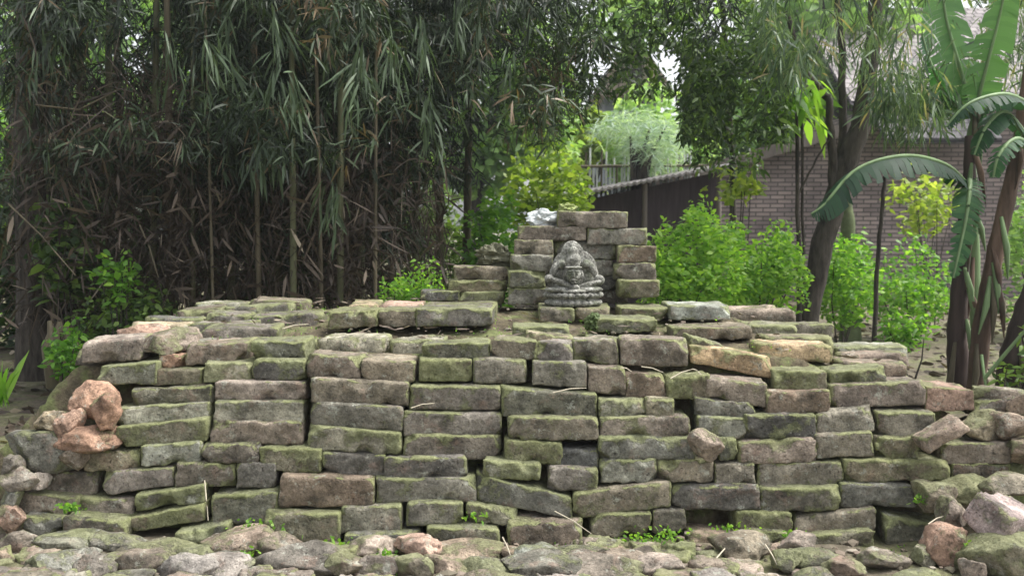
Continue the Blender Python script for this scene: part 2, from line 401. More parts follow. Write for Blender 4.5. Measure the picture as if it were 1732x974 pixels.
# ------------------------------------------------------------------ the traced bricks of the front wall
all_fronts = []
def traced_brick(e, Y, depth, cls, yaw=0.0, back_rise=0.0, name="brick"):
    xl, tl, bl, xr, tr, br = e
    g = -1.2
    fl_b, fl_t = P(xl + g, bl + 1.6, Y), P(xl + g, tl - 1.0, Y)
    fr_b, fr_t = P(xr - g, br + 1.6, Y), P(xr - g, tr - 1.0, Y)
    dx = rnd.uniform(-0.012, 0.012)
    s = math.tan(yaw)
    # the face leans back a little; a yaw turns the brick about its middle
    def f(v, side):
        return Vector((v.x, v.y + (s * (fr_b.x - fl_b.x) * 0.5 * side), v.z))
    B = Vector((dx, depth, back_rise))
    c8 = [[[f(fl_b, -1), f(fr_b, 1)], [f(fl_b, -1) + B, f(fr_b, 1) + B]], [[f(fl_t, -1), f(fr_t, 1)], [f(fl_t, -1) + B, f(fr_t, 1) + B]]]
    worn = cls in 'rokt' or rnd.random() < 0.5
    me, base = block_mesh(c8, rnd, rad=rnd.uniform(0.003, 0.009), amp=rnd.uniform(0.005, 0.009), res=(28, 11, 12), chip=0.75 if worn else 0.45)
    o = link(name, me, BRICK, None, base); paint(o, cls, rnd)
    return o

# (course, front distance, thickness, [ (left x, top, bottom, right x, top, bottom, tone) ... ])
COURSES = [
 (1, 3.58, 0.17, [(38,872,905,105,878,908,'g'),(108,876,912,213,882,915,'g'),(293,903,932,385,886,926,'m'),(445,868,912,572,870,921,'m'),
    (582,905,932,710,902,928,'g'),(723,893,925,845,895,931,'m'),(860,884,924,985,884,930,'r'),(990,915,937,1055,917,938,'m'),(1060,922,950,1163,925,948,'m'),
    (1170,905,942,1260,908,944,'r'),(1262,898,920,1334,902,922,'m'),(1366,908,934,1480,897,926,'m'),(1500,874,922,1597,890,928,'m')]),
 (2, 3.63, 0.18, [(26,832,868,130,842,876,'r'),(218,878,900,345,852,880,'m'),(357,840,888,470,832,886,'m'),(575,858,901,678,855,897,'p'),
    (687,850,890,783,850,886,'g'),(790,853,882,872,862,893,'m'),(1001,871,909,1101,869,906,'g'),(1106,864,900,1161,862,897,'g'),(1248,866,898,1340,866,903,'m'),(1345,876,906,1480,859,894,'g')]),
 (3, 3.66, 0.19, [(134,842,880,222,846,879,'r'),(228,838,866,344,820,848,'m'),(472,804,856,631,812,856,'r'),(637,810,851,804,809,847,'g'),(808,804,846,968,842,875,'g'),
    (970,834,877,1135,817,856,'g'),(1140,826,863,1286,822,860,'d'),(1288,828,866,1420,825,862,'g'),(1423,818,858,1546,824,855,'g')]),
 (4, 3.69, 0.19, [(62,797,835,160,800,838,'r'),(172,800,838,294,790,820,'k'),(298,784,821,396,786,824,'d'),(400,783,824,465,784,824,'d'),(651,774,808,788,774,808,'d'),
    (818,778,806,912,786,814,'m'),(929,791,829,1010,794,829,'r'),(1015,780,816,1112,778,813,'p'),(1114,778,813,1208,779,816,'g'),(1210,786,819,1277,785,818,'g'),
    (1282,784,827,1424,783,823,'g'),(1428,777,816,1608,780,813,'m'),(1612,786,815,1710,784,813,'d'),(1713,780,812,1790,778,812,'d')]),
 (5, 3.71, 0.19, [(140,762,797,236,762,798,'m'),(238,754,788,338,748,785,'p'),(338,753,783,435,752,783,'d'),(438,756,797,542,760,798,'m'),(547,767,804,650,770,808,'d'),
    (855,744,784,950,750,786,'m'),(943,762,791,1011,761,791,'d'),(1014,740,778,1176,738,776,'g'),(1217,744,778,1246,744,778,'m'),(1250,748,784,1382,742,781,'k'),
    (1381,736,776,1478,730,770,'g'),(1482,740,777,1555,740,776,'m'),(1592,752,786,1722,750,782,'r')]),
 (6, 3.74, 0.20, [(196,722,756,349,708,746,'m'),(355,714,751,510,714,753,'r'),(521,720,760,679,732,770,'p'),(683,734,774,848,738,777,'d'),
    (860,706,744,1014,708,744,'g'),(1016,706,744,1166,704,740,'r'),(1180,704,742,1262,708,743,'p'),(1262,702,742,1382,702,742,'d'),(1382,702,737,1480,688,728,'g'),(1484,698,741,1585,698,740,'g')]),
 (7, 3.77, 0.20, [(194,691,721,352,680,712,'p'),(360,679,713,512,680,714,'p'),(524,681,720,680,690,728,'g'),(684,698,736,848,700,735,'r'),
    (1013,676,706,1092,677,707,'p'),(1094,676,704,1140,678,706,'m'),(1178,674,706,1276,684,712,'g'),(1298,664,699,1404,661,697,'r')]),
 (8, 3.80, 0.20, [(220,661,687,358,650,682,'m'),(362,646,679,514,646,678,'k'),(527,641,679,688,649,685,'g'),(692,652,694,846,655,693,'r'),(849,656,704,1009,668,706,'m'),
    (1130,640,676,1200,636,676,'m'),(1196,642,670,1300,648,690,'r'),(1405,652,688,1564,646,684,'k'),(1566,654,696,1648,660,692,'o'),(1650,680,704,1726,672,703,'r')]),
 (9, 3.84, 0.20, [(164,622,650,264,612,648,'m'),(250,627,651,341,624,650,'m'),(345,614,646,425,613,647,'p'),(427,609,641,516,610,642,'d'),(518,600,638,608,606,641,'r'),
    (610,609,646,702,611,648,'g'),(710,608,643,799,608,646,'m'),(801,607,648,891,608,648,'g'),(901,612,650,992,614,655,'g'),(995,620,664,1058,624,670,'r'),
    (1059,632,674,1127,634,677,'r'),(1310,628,660,1400,628,662,'m'),(1404,630,654,1500,622,646,'m')]),
 (10, 3.90, 0.20, [(138,580,614,238,571,610,'k'),(268,600,624,311,600,624,'o'),(315,584,618,415,580,612,'r'),(427,578,608,514,577,607,'m'),(713,583,604,828,580,604,'m'),
    (833,576,606,908,577,608,'g'),(909,582,610,967,582,610,'k'),(969,576,612,1046,576,616,'g'),(1050,574,616,1165,576,620,'r'),(1170,586,612,1306,606,640,'t')]),
]
counts = {}
for ci, Y, dep, items in COURSES:
    items = sorted(items, key=lambda e: e[0])
    for n_, e in enumerate(items):
        bend = 0.05 * ((0.5 * (e[0] + e[3]) - 860) / 860.0) ** 2
        d = dep * rnd.uniform(0.9, 1.1)
        o = traced_brick(e[:6], Y + bend + rnd.uniform(-0.012, 0.012), d, e[6], yaw=math.radians(rnd.uniform(-2.5, 2.5)))
        ln = e[3] - e[0]
        size = 'long' if ln > 140 else ('short' if ln < 85 else 'plain')
        tag(o, f"{size} {WORD[e[6]]} brick, {ORD[n_]} from the left in the {ORD[ci-1]} course up", "brick", "bricks stacked in the front wall")

# bricks standing on the platform: the two raised steps and the tan slab
def world_brick(x0, x1, y0, y1, z0, z1, cls, tilt=(0, 0), yaw=0.0, rad=0.009, amp=0.007, name="brick"):
    c = Vector(((x0 + x1) / 2, (y0 + y1) / 2, (z0 + z1) / 2))
    R = Matrix.Rotation(yaw, 3, 'Z') @ Matrix.Rotation(tilt[0], 3, 'X') @ Matrix.Rotation(tilt[1], 3, 'Y')
    def q(x, y, z): return c + R @ (Vector((x, y, z)) - c)
    c8 = [[[q(x0, y0, z), q(x1, y0, z)], [q(x0, y1, z), q(x1, y1, z)]] for z in (z0, z1)]
    me, base = block_mesh(c8, rnd, rad=rad, amp=amp, chip=0.55)
    o = link(name, me, BRICK, None, base); paint(o, cls, rnd)
    return o
taken = []
STEP = [(556,528,556,637,527,551,'m','rounded dark mossy brick at the left end of the raised step on top'),
        (640,526,551,702,526,550,'g','short grey brick in the middle of the raised step on top'),
        (704,524,552,832,523,550,'d','long smooth grey brick at the right end of the raised step on top')]
for e in STEP:
    o = traced_brick(e[:6], 4.40, 0.28, e[6]); tag(o, e[7], "brick", "bricks of the raised step")
taken.append((-0.85, -0.05, 4.38, 5.06))
BK = [(587, 636, 't', 'small tan brick lying behind the raised step, left one'), (640, 712, 'o', 'orange-topped flat brick lying behind the raised step, middle one'), (716, 840, 'g', 'long flat grey brick lying behind the raised step, right one')]
for a, b, cl, lab in BK:
    A, B = P(a, 515, 4.72), P(b, 515, 4.72)
    o = world_brick(A.x, B.x, 4.71, 5.02, 0.655, 0.742 + rnd.uniform(-.004, .004), cl, (0.0, 0), rnd.uniform(-.03, .03))
    tag(o, lab, "brick", "bricks of the raised step")
LEDGE = [(1010,541,560,1112,541,560,4.36,0.22,'m','mossy ledge brick on top, just right of the dark moss lump'),
         (1140,556,575,1272,553,572,4.25,0.22,'g','wide grey-topped ledge brick above the tan slab'),
         (1050,521,540,1130,521,540,4.68,0.26,'m','mossy block on top, right of and below the statue'),
         (1134,517,540,1236,519,540,4.62,0.28,'p','flat pale mossy slab at the back right corner of the top'),
         (868,553,571,962,554,571,4.22,0.2,'m','mossy flat brick on top in front of the statue'),
         (1170,570,592,1225,584,604,4.02,0.16,'g','narrow grey brick leaning behind the tan slab'),
         (890,563,580,968,572,584,3.98,0.15,'t','thin tan-orange brick lying on the front edge of the top')]
for e in LEDGE:
    o = traced_brick(e[:6], e[6], e[7], e[8]); tag(o, e[9], "brick", "loose bricks on the platform top")
    x0, x1 = P(e[0], 550, e[6]).x, P(e[3], 550, e[6]).x
    taken.append((x0 - .02, x1 + .02, e[6] - .02, e[6] + e[7] + .02))
taken.append((-0.1, 0.78, 5.0, 5.4))
bz = P(970, 517, 4.80).z
for x0, x1, y0, y1, zt, cl_, lab in (
    (0.13, 0.30, 4.66, 4.98, bz + .002, 'g', "flat grey brick under the left half of the statue pedestal"),
    (0.305, 0.47, 4.67, 4.98, bz + .001, 'm', "flat mossy brick under the right half of the statue pedestal"),
    (1.00, 1.31, 4.03, 4.20, top_height(1.15, 4.1) + .012, 't', "flat tan brick just behind the long tan slab on top"),
    (1.07, 1.37, 4.22, 4.40, top_height(1.2, 4.3) + .010, 'g', "flat grey-brown brick second behind the long tan slab on top"),
    (1.05, 1.28, 4.42, 4.60, top_height(1.15, 4.5) + .012, 'p', "flat pale brick third behind the long tan slab near the right rim"),
    (1.33, 1.60, 3.98, 4.15, top_height(1.45, 4.05) + .008, 'r', "flat reddish brick on top at the right rim behind the long pinkish brick")):
    o = world_brick(x0, x1, y0, y1, zt - .07, zt, cl_, (0.0, math.radians(2 if x0 > .9 else 0)), rnd.uniform(-.08, .08))
    tag(o, lab, "brick", "loose bricks on the platform top"); taken.append((x0 - .02, x1 + .02, y0 - .01, y1 + .01))
# the flat bricks paving the top, in rows running left to right
rows = [4.05, 4.24, 4.43, 4.62, 4.81, 5.00]
for ri, y0 in enumerate(rows):
    x = -1.80 + rnd.uniform(0, 0.12) + 0.02 * ri; xe = 1.72 - 0.13 * ri; n_ = 0
    while x < xe:
        L = rnd.choice((0.33, 0.33, 0.24, 0.29)) * rnd.uniform(0.93, 1.05)
        cx_, cy_ = x + L / 2, y0 + 0.1
        ok = not any(x < t[1] and x + L > t[0] and y0 < t[3] and y0 + 0.19 > t[2] for t in taken)
        if ok and n_ < 17 and rnd.random() < 0.97:
            zt = top_height(cx_, cy_) + rnd.uniform(-0.008, 0.016)
            cls = rnd.choice('rggprkt') if cx_ < -0.75 else rnd.choice('mmggppr') if cx_ < 0.95 else rnd.choice('kgrppg')
            o = world_brick(x, x + L - 0.012, y0 + rnd.uniform(-.015, .01), y0 + rnd.uniform(.18, .205), zt - 0.075, zt, cls,
                            (math.radians(rnd.uniform(-3, 2)), math.radians(rnd.uniform(-3, 3))), math.radians(rnd.uniform(-7, 7)), rad=0.010, amp=0.009)
            tag(o, f"flat {WORD[cls]} brick, {ORD[n_]} from the left in the {ORD[ri]} row back on top", "brick", "flat bricks paving the platform top")
            n_ += 1
        x += L
# the little stepped wall behind the statue
STELE = [
 (944,358,384,1061,360,385,5.02,'r','single reddish brick crowning the small wall behind the statue'),
 (878,383,406,991,384,406,5.02,'r','reddish brick left in the second tier from the top behind the statue'),
 (994,386,412,1094,388,414,5.02,'g','grey-brown brick right in the second tier from the top behind the statue'),
 (871,406,431,935,406,431,4.98,'g','left brick in the third tier from the top behind the statue'),
 (937,408,438,1042,410,438,5.04,'g','middle brick in the third tier, just above the statue head'),
 (1046,416,443,1111,417,443,4.96,'r','right reddish brick in the third tier from the top behind the statue'),
 (866,431,458,934,432,458,4.96,'g','left brick in the fourth tier, left of the statue head'),
 (937,440,464,1038,440,464,5.04,'g','middle brick in the fourth tier, mostly behind the statue head'),
 (1040,446,473,1111,445,472,4.94,'r','right brick in the fourth tier, right of the statue'),
 (862,459,486,922,459,486,4.94,'m','mossy left brick in the fifth tier, left of the statue elbow'),
 (924,465,490,1046,465,490,5.05,'d','dark brick in the fifth tier hidden mostly by the statue'),
 (1048,475,502,1116,475,501,4.86,'m','bright mossy rounded brick right of the statue base'),
 (860,487,514,926,488,515,4.94,'g','grey brick at the foot of the small wall left of the statue'),
 (928,491,514,1062,491,512,5.06,'d','dark bottom brick behind the statue pedestal'),
 (768,452,474,862,452,474,5.02,'g','upper grey brick of the low step left of the small wall'),
 (760,475,494,858,475,494,4.99,'m','middle mossy brick of the low step left of the small wall'),
 (712,493,508,776,493,508,4.96,'d','thin dark brick at the far left of the low step'),
 (776,494,514,852,494,514,4.96,'m','bottom mossy brick of the low step left of the small wall')]
for e in STELE:
    o = traced_brick(e[:6], e[6], 0.19, e[7]); tag(o, e[8], "brick", "bricks of the small wall behind the statue")

# ------------------------------------------------------------------ broken pieces
def rock_mesh(sx, sy, sz, rnd, cuts=9, amp=0.075, sub=4):
    bm = bmesh.new(); bmesh.ops.create_icosphere(bm, subdivisions=sub, radius=1.0)
    planes = []
    for _ in range(cuts):
        n_ = Vector((rnd.uniform(-1, 1), rnd.uniform(-1, 1), rnd.uniform(-1, 1))).normalized()
        planes.append((n_, rnd.uniform(0.48, 0.82)))
    planes += [(Vector((0, 0, 1)), 0.72), (Vector((0, 0, -1)), 0.7), (Vector((0, -1, 0.1)).normalized(), 0.74)]
    off = Vector((rnd.uniform(-9, 9),) * 3)
    for v in bm.verts:
        p = v.co.copy()
        for n_, d in planes:
            k = p.dot(n_)
            if k > d: p -= n_ * (k - d) * 0.98
        p += p.normalized() * (fbm(p + off, 2.4) * amp + noise.noise((p + off) * 9) * amp * 0.4)
        v.co = Vector((p.x * sx * 0.66, p.y * sy * 0.66, p.z * sz * 0.66))
    for f in bm.faces: f.smooth = True
    me = bpy.data.meshes.new("broken_brick"); bm.to_mesh(me); bm.free(); return me
def rubble(x0, x1, y0, y1, Y, cls, label, dy=None, rot=None, group="broken bricks around the ruin", cuts=9, amp=0.075):
    A, B = P(x0, y1, Y), P(x1, y0, Y)
    sx, sz = (B.x - A.x), (B.z - A.z)
    sx *= 1.02; szr = sz * 1.05
    dy = dy or max(0.08, min(0.2, sx * 0.8))
    fy = 1.12 if y0 > 900 and x0 < 1560 else 1.2
    me = rock_mesh(sx * 1.26, dy * 1.2, szr * fy, rnd, cuts, amp)
    o = link("broken_brick", me, BRICK, None, ((A.x + B.x) / 2, Y + dy / 2, (A.z + B.z) / 2)); paint(o, cls, rnd)
    o.rotation_euler = rot or (0, 0, rnd.uniform(-0.3, 0.3))
    tag(o, label, "broken brick", group)
    return o
R_ = [
 (120,172,656,708,3.78,'o','orange eroded lump standing at the upper left end of the wall'),
 (150,198,676,724,3.72,'o','rounded orange lump leaning against the upper left end of the wall'),
 (64,98,700,736,3.74,'t','tan crumbly piece left of the orange lumps'),
 (96,128,700,738,3.72,'o','small light orange piece between the tan piece and the orange lumps'),
 (92,174,729,762,3.70,'o','elongated orange broken brick under the orange lumps'),
 (18,98,738,797,3.70,'g','big weathered grey-brown rock at the left end of the ruin'),
 (100,136,764,796,3.69,'r','small brown piece right of the big grey-brown rock'),
 (0,22,776,812,3.62,'r','brown piece cut by the left frame edge above the orange nub'),
 (4,48,798,830,3.60,'r','reddish wedge under the big grey-brown rock'),
 (46,66,806,828,3.64,'k','tiny pink chip beside the reddish wedge'),
 (0,24,826,862,3.60,'g','grey piece at the left frame edge'),
 (-12,30,864,902,3.54,'o','light orange nub at the left frame edge'),
 (237,330,560,600,4.00,'k','jagged pinkish broken brick piled on the upper left end'),
 (208,262,550,578,4.16,'o','rounded orange piece peeping over the upper left end'),
 (248,290,572,602,3.94,'r','reddish shard under the jagged pinkish piece'),
 (60,150,918,948,3.42,'m','mossy flat piece at the lower left of the ground'),
 (0,52,905,936,3.46,'r','flat brownish piece in the lower left corner'),
 (146,222,912,942,3.46,'g','flat grey piece under the left end of the wall'),
 (218,304,924,954,3.38,'m','wide mossy piece under the left part of the wall'),
 (308,356,932,958,3.36,'g','small grey piece left of the pinkish front lump'),
 (357,437,905,952,3.42,'k','pinkish knobbly lump in front of the wall left of centre'),
 (30,128,948,990,3.24,'g','grey slab on the bottom edge at the left'),
 (134,190,950,990,3.22,'r','brown slab on the bottom edge at the left'),
 (192,262,944,986,3.24,'r','reddish round piece on the bottom edge at the left'),
 (268,342,952,992,3.20,'k','pinkish piece on the bottom edge left of centre'),
 (345,412,950,990,3.22,'k','pink rounded piece on the bottom edge left of centre'),
 (432,494,914,946,3.42,'r','flat reddish piece below the mossy lower brick'),
 (456,553,933,986,3.26,'r','large domed reddish piece on the bottom edge'),
 (556,612,944,986,3.24,'g','grey piece right of the large domed reddish piece'),
 (589,652,916,944,3.42,'k','pinkish chunk below the wall left of centre'),
 (612,664,946,984,3.24,'k','pink-grey stone at the bottom edge before the pinkish chunk'),
 (674,746,916,948,3.40,'o','bright jagged orange chunk before the wall centre'),
 (666,716,950,988,3.22,'g','pointed grey chip on the bottom edge near the centre'),
 (720,788,950,986,3.24,'k','pink chip on the bottom edge near the centre'),
 (746,842,936,960,3.36,'r','flat reddish shard before the mossy low centre brick'),
 (790,862,954,990,3.22,'r','reddish slab on the bottom edge at the centre'),
 (848,888,932,954,3.40,'r','small brown piece left of the pale lilac block'),
 (888,946,932,960,3.36,'p','pale lilac-grey block before the wall centre'),
 (945,1028,934,962,3.34,'g','wide grey-brown piece right of the pale lilac block'),
 (866,964,954,992,3.20,'g','grey-brown slab on the bottom edge below the pale lilac block'),
 (966,1064,956,994,3.20,'r','brown slab on the bottom edge right of centre'),
 (1030,1088,944,968,3.30,'r','small reddish piece before the low mossy bricks'),
 (1086,1150,954,990,3.22,'k','bright pink slab on the bottom edge right of centre'),
 (1220,1298,916,956,3.36,'g','blocky grey-green piece before the low reddish brick'),
 (1308,1352,938,968,3.28,'m','small mossy piece between the grey-green and pinkish ones'),
 (1333,1378,910,944,3.38,'k','pinkish pointed piece below the right part of the wall'),
 (1360,1420,936,966,3.30,'m','mossy lump on the ground below the right part of the wall'),
 (1396,1452,956,990,3.22,'k','pink chip on the bottom edge at the right'),
 (1470,1528,938,968,3.28,'r','brown lump on the ground at the lower right'),
 (1597,1638,850,890,3.46,'k','small pink stone above the orange block at the right'),
 (1587,1650,902,956,3.30,'o','orange flat-topped block at the lower right'),
 (1651,1760,924,990,3.18,'m','mossy tan block in the lower right corner'),
 (1555,1584,932,962,3.30,'p','small pale upright shard beside the orange block'),
 (1634,1664,954,990,3.18,'k','pink nub at the bottom edge beside the corner block'),
 (1650,1732,664,712,3.86,'r','wide brown lump behind the broken pieces at the right end'),
 (1652,1700,702,742,3.78,'t','hollow tan fragment on the right end of the wall'),
 (1690,1738,706,748,3.74,'k','pinkish fragment on the right end at the frame edge'),
 (1722,1760,670,720,3.8,'k','tall pink piece cut by the right frame edge'),
 (1560,1620,826,868,3.56,'g','grey-green wedge in the hollow at the right'),
 (1610,1700,818,850,3.60,'m','wide mossy slab above the largest pink block'),
 (1690,1760,812,842,3.56,'g','brown lump above the largest pink block at the frame edge'),
 (1722,1770,752,786,3.68,'r','brown end piece on the right beyond the long reddish brick')]
for x0, x1, y0, y1, Y, cl, lab in R_:
    rubble(x0, x1, y0, y1, Y, cl, lab, cuts=11, amp=0.13 if cl in 'ot' else 0.09)
o = rubble(1176, 1222, 738, 776, 3.66, 'k', "pinkish diamond-shaped chip standing against the wall right of centre", dy=0.05, rot=(0.1, 0.5, 0))
c_ = P(1696, 880, 3.36)
o = world_brick(c_.x - .10, c_.x + .12, 3.30, 3.46, c_.z - .062, c_.z + .058, 'k', (math.radians(24), math.radians(14)), math.radians(28), rad=0.008, amp=0.010, name="broken_brick")
tag(o, "largest pink block with white bloom at the right frame edge", "broken brick", "broken bricks around the ruin"); o.color = (0.36, 0.29, 0.27, 0.1)
# the rest of the rubble strip
pl = [(x.location.x, x.location.y) for x in bpy.data.objects if x.name.startswith("broken_brick")]
nf = 0; frags = []
for gy in list(np.arange(3.10, 3.50, 0.075)) :
    for gx in np.arange(-1.85, 1.95, 0.115):
        X, Y = gx + rnd.uniform(-.05, .05), gy + rnd.uniform(-.035, .035)
        if abs(X) > Y * 0.53 or any(abs(X - a) < 0.085 and abs(Y + .03 - b) < 0.07 for a, b in pl) or rnd.random() < 0.12: continue
        if X > 1.05 and Y > 3.35: continue
        s_ = rnd.uniform(0.08, 0.16) if gy < 3.5 else rnd.uniform(0.09, 0.13)
        cf = rnd.choice('rrggmkkg')
        if rnd.random() < 0.75:
            a_, b_, h_ = s_ * rnd.uniform(.95, 1.5), s_ * rnd.uniform(.65, .95), rnd.uniform(.05, .07)
            zc = ground_z(X, Y) - h_ * rnd.uniform(.5, .75)
            o = world_brick(X - a_ / 2, X + a_ / 2, Y - b_ / 2, Y + b_ / 2, zc, zc + h_ * 1.15, cf, (rnd.uniform(-.10, .10), rnd.uniform(-.12, .12)), rnd.uniform(-.6, .6), rad=0.006, amp=0.010, name="broken_brick"); nf += 1
            frags.append((X / Y, 'angular ' + WORD[cf], o)); continue
        me = rock_mesh(s_ * 1.3, s_ * rnd.uniform(.8, 1.2), s_ * rnd.uniform(.3, .5), rnd, 12, 0.085, 3)
        o = link("broken_brick", me, BRICK, None, (X, Y, ground_z(X, Y) + s_ * 0.05)); paint(o, cf, rnd)
        o.rotation_euler = (rnd.uniform(-.25, .25), rnd.uniform(-.25, .25), rnd.uniform(0, 6.3)); nf += 1
        frags.append((X / Y, 'rounded ' + WORD[cf], o))
for kind_ in sorted({f[1] for f in frags}):
    for i_, f in enumerate(sorted((f for f in frags if f[1] == kind_), key=lambda f: f[0])):
        tag(f[2], f"{ORD[i_]} from the left of the small {kind_} fragments in the rubble strip", "brick fragment", "small fragments in the rubble strip")
# a broken half brick leaning at the right end
A, B = P(1562, 755, 3.66), P(1630, 716, 3.66)
L = (B - A).length; ang = math.atan2(B.z - A.z, B.x - A.x)
mid = (A + B) / 2
o = world_brick(mid.x - L / 2, mid.x + L / 2, 3.64, 3.76, mid.z - 0.026, mid.z + 0.026, 'k', (0, -ang), 0)
tag(o, "pinkish half brick leaning at a steep angle near the right end", "brick", "bricks stacked in the front wall")
rnd2 = random.Random(3)
# small crumbs between the big pieces: nobody could count them
def crumbs():
    V, F, off = [], [], 0
    rng = np.random.default_rng(5)
    bm = bmesh.new(); bmesh.ops.create_icosphere(bm, subdivisions=1, radius=1.0)
    base = np.array([v.co[:] for v in bm.verts]); tri = np.array([[v.index for v in f.verts] for f in bm.faces]); bm.free()
    N = 1900; tint = []
    for i in range(N):
        X = rng.uniform(-2.2, 2.4); Y = rng.uniform(2.95, 3.66); s = 0.004 + 0.02 * rng.random() ** 2.5
        if i % 4 == 0: Y = rng.uniform(4.0, 5.2); X = rng.uniform(-1.7, 1.6); s *= 0.6
        z = max(ground_z(X, Y), mound(X, Y) + 0.03 if Y > 3.7 else -1)
        b = base * (1 + rng.uniform(-.35, .35, base.shape)) * s * np.array([rng.uniform(.7, 1.5), rng.uniform(.7, 1.4), .6]) + np.array([X, Y, z + s * .3])
        V.append(b); F.append(tri + off); off += len(base); tint += [rng.random()] * len(tri)
    me = np_mesh("gravel", np.concatenate(V), [np.concatenate(F)], False, tint)
    m = Mat("brick_crumbs"); at = m.n('ShaderNodeAttribute'); at.attribute_name = "tint"
    m.l(m.ramp(at.outputs['Fac'], [(0, (0.07, 0.065, 0.045)), (0.4, (0.14, 0.12, 0.09)), (0.7, (0.20, 0.155, 0.125)), (1, (0.30, 0.27, 0.22))]), m.b.inputs['Base Color'])
    m.b.inputs['Roughness'].default_value = 0.95
    o = link("gravel", me, m.m); tag(o, "crumbled brick and grit lying on the ground before the wall", "gravel", kind="stuff")
crumbs()

# white crumpled plastic and the moss lump on the small wall
def crumple(x0, x1, y0, y1, Y, col, name, label, cat, rough=0.5):
    A, B = P(x0, y1, Y), P(x1, y0, Y)
    bm = bmesh.new(); bmesh.ops.create_icosphere(bm, subdivisions=4, radius=0.5)
    for v in bm.verts:
        d = v.co.normalized(); r = 0.5 + 0.22 * fbm(d + Vector((3, 1, x0)), 2.2) + 0.08 * abs(noise.noise(d * 7))
        v.co = Vector((d.x * r * (B.x - A.x), d.y * r * 0.1, d.z * r * (B.z - A.z)))
    me = bpy.data.meshes.new(name); bm.to_mesh(me); bm.free()
    o = link(name, me, plain(name + "_surface", col, 0.25, 60, rough), None, ((A.x + B.x) / 2, Y + 0.05, (A.z + B.z) / 2))
    tag(o, label, cat); return o
crumple(893, 945, 355, 387, 5.10, (0.50, 0.53, 0.53), "plastic_bag", "crumpled white plastic bag on the small wall behind the statue", "plastic bag", 0.4)
crumple(944, 976, 344, 364, 5.10, (0.22, 0.26, 0.09), "moss_clump", "round yellow-green moss clump on the topmost brick behind the statue", "moss")
crumple(806, 866, 414, 456, 5.14, (0.10, 0.10, 0.06), "moss_clump", "dark earthy moss clump left of the small wall", "moss")
crumple(992, 1018, 533, 561, 4.35, (0.07, 0.10, 0.035), "moss_clump", "dark green moss clump on the platform top before the statue", "moss")

# ------------------------------------------------------------------ foliage machinery
def unit(a): return a / np.maximum(np.linalg.norm(a, axis=1, keepdims=True), 1e-9)
def leaves(name, Pn, D, L, W, tint, droop, mat, parent, rng, loc=None):
    n_ = len(Pn); D = unit(D)
    S = unit(np.cross(D, rng.normal(size=(n_, 3)) * 0.8 + np.array([0, -0.4, 0.3])))
    L = L[:, None]; W = W[:, None]; dn = np.array([[0, 0, -1.0]]) * droop[:, None] * L
    m1 = Pn + D * L * 0.33 + dn * 0.08; m2 = Pn + D * L * 0.70 + dn * 0.45; tip = Pn + D * L + dn
    V = np.stack([Pn, m1 - S * W * .5, m1 + S * W * .5, m2 - S * W * .38, m2 + S * W * .38, tip], 1).reshape(-1, 3)
    b = (np.arange(n_) * 6)[:, None]
    t1 = b + np.array([[0, 2, 1]]); q = b + np.array([[1, 2, 4, 3]]); t2 = b + np.array([[3, 4, 5]])
    if loc is not None: V = V - np.array(loc)[None]
    me = np_mesh(name, V, [np.concatenate([t1, t2]), q], True, np.concatenate([tint, tint, tint]))
    return link(name, me, mat, parent)
def spray_leaves(C, rng, n_per, twig, Lr, Wr, down=0.8, spread=0.55, tint_mu=None, tdev=0.2):
    """each centre carries a twig of n_per leaves that fan out along a drooping direction"""
    N = len(C)
    T = rng.normal(size=(N, 3)) * 0.6; T[:, 2] = -np.abs(T[:, 2]) - down; T = unit(T)
    C = np.repeat(C, n_per, 0); Tt = np.repeat(T, n_per, 0)
    f = np.tile(np.linspace(0, 1, n_per), N)[:, None]
    Pn = C + Tt * f * twig + rng.normal(size=C.shape) * 0.012
    D = Tt + rng.normal(size=C.shape) * spread; D[:, 2] -= 0.25 * down
    n_ = len(Pn)
    L = rng.uniform(*Lr, n_); W = L * rng.uniform(*Wr, n_)
    if tint_mu is None: tint_mu = rng.uniform(0.05, 0.85, N)
    tint = np.clip(np.repeat(tint_mu, n_per) + rng.normal(size=n_) * tdev, 0, 1)
    return Pn, D, L, W, tint, np.full(n_, 0.25) * rng.uniform(0.2, 1.6, n_)
def region(rng, n_, x0, x1, y0, y1, Y0, Y1, lump=0.0, seed=0, freq=1.6):
    px, py, Y = rng.uniform(x0, x1, n_), rng.uniform(y0, y1, n_), rng.uniform(Y0, Y1, n_)
    b = -(py - CY) / FPX; t = Y / (CP + b * SP)
    pts = np.stack([(px - CX) / FPX * t, Y, HC + (-SP + b * CP) * t], 1)
    if lump > -1:
        keep = np.array([noise.noise(Vector(p) * freq + Vector((seed, 0, 0))) > lump for p in pts]); pts = pts[keep]
    return pts
def tube(path, radii, sides=7, closed_tip=True):
    V, F = [], []
    path = [Vector(p) for p in path]
    for i, p in enumerate(path):
        d = (path[min(i + 1, len(path) - 1)] - path[max(i - 1, 0)]).normalized()
        a = d.orthogonal().normalized() if abs(d.z) < 0.9 else Vector((1, 0, 0)); a = (a - d * a.dot(d)).normalized(); b = d.cross(a)
        for s in range(sides):
            t = 2 * math.pi * s / sides; V.append(p + (a * math.cos(t) + b * math.sin(t)) * radii[i])
    for i in range(len(path) - 1):
        for s in range(sides):
            s2 = (s + 1) % sides; F.append((i * sides + s, i * sides + s2, (i + 1) * sides + s2, (i + 1) * sides + s))
    return V, F
def tubes_obj(name, tubes, mat, parent=None, loc=(0, 0, 0)):
    V, F = [], []
    lv = Vector(loc)
    for v, f in tubes:
        o_ = len(V); V += [tuple(x - lv) for x in v]; F += [tuple(i + o_ for i in q) for q in f]
    return link(name, np_mesh(name, V, [F]), mat, parent)

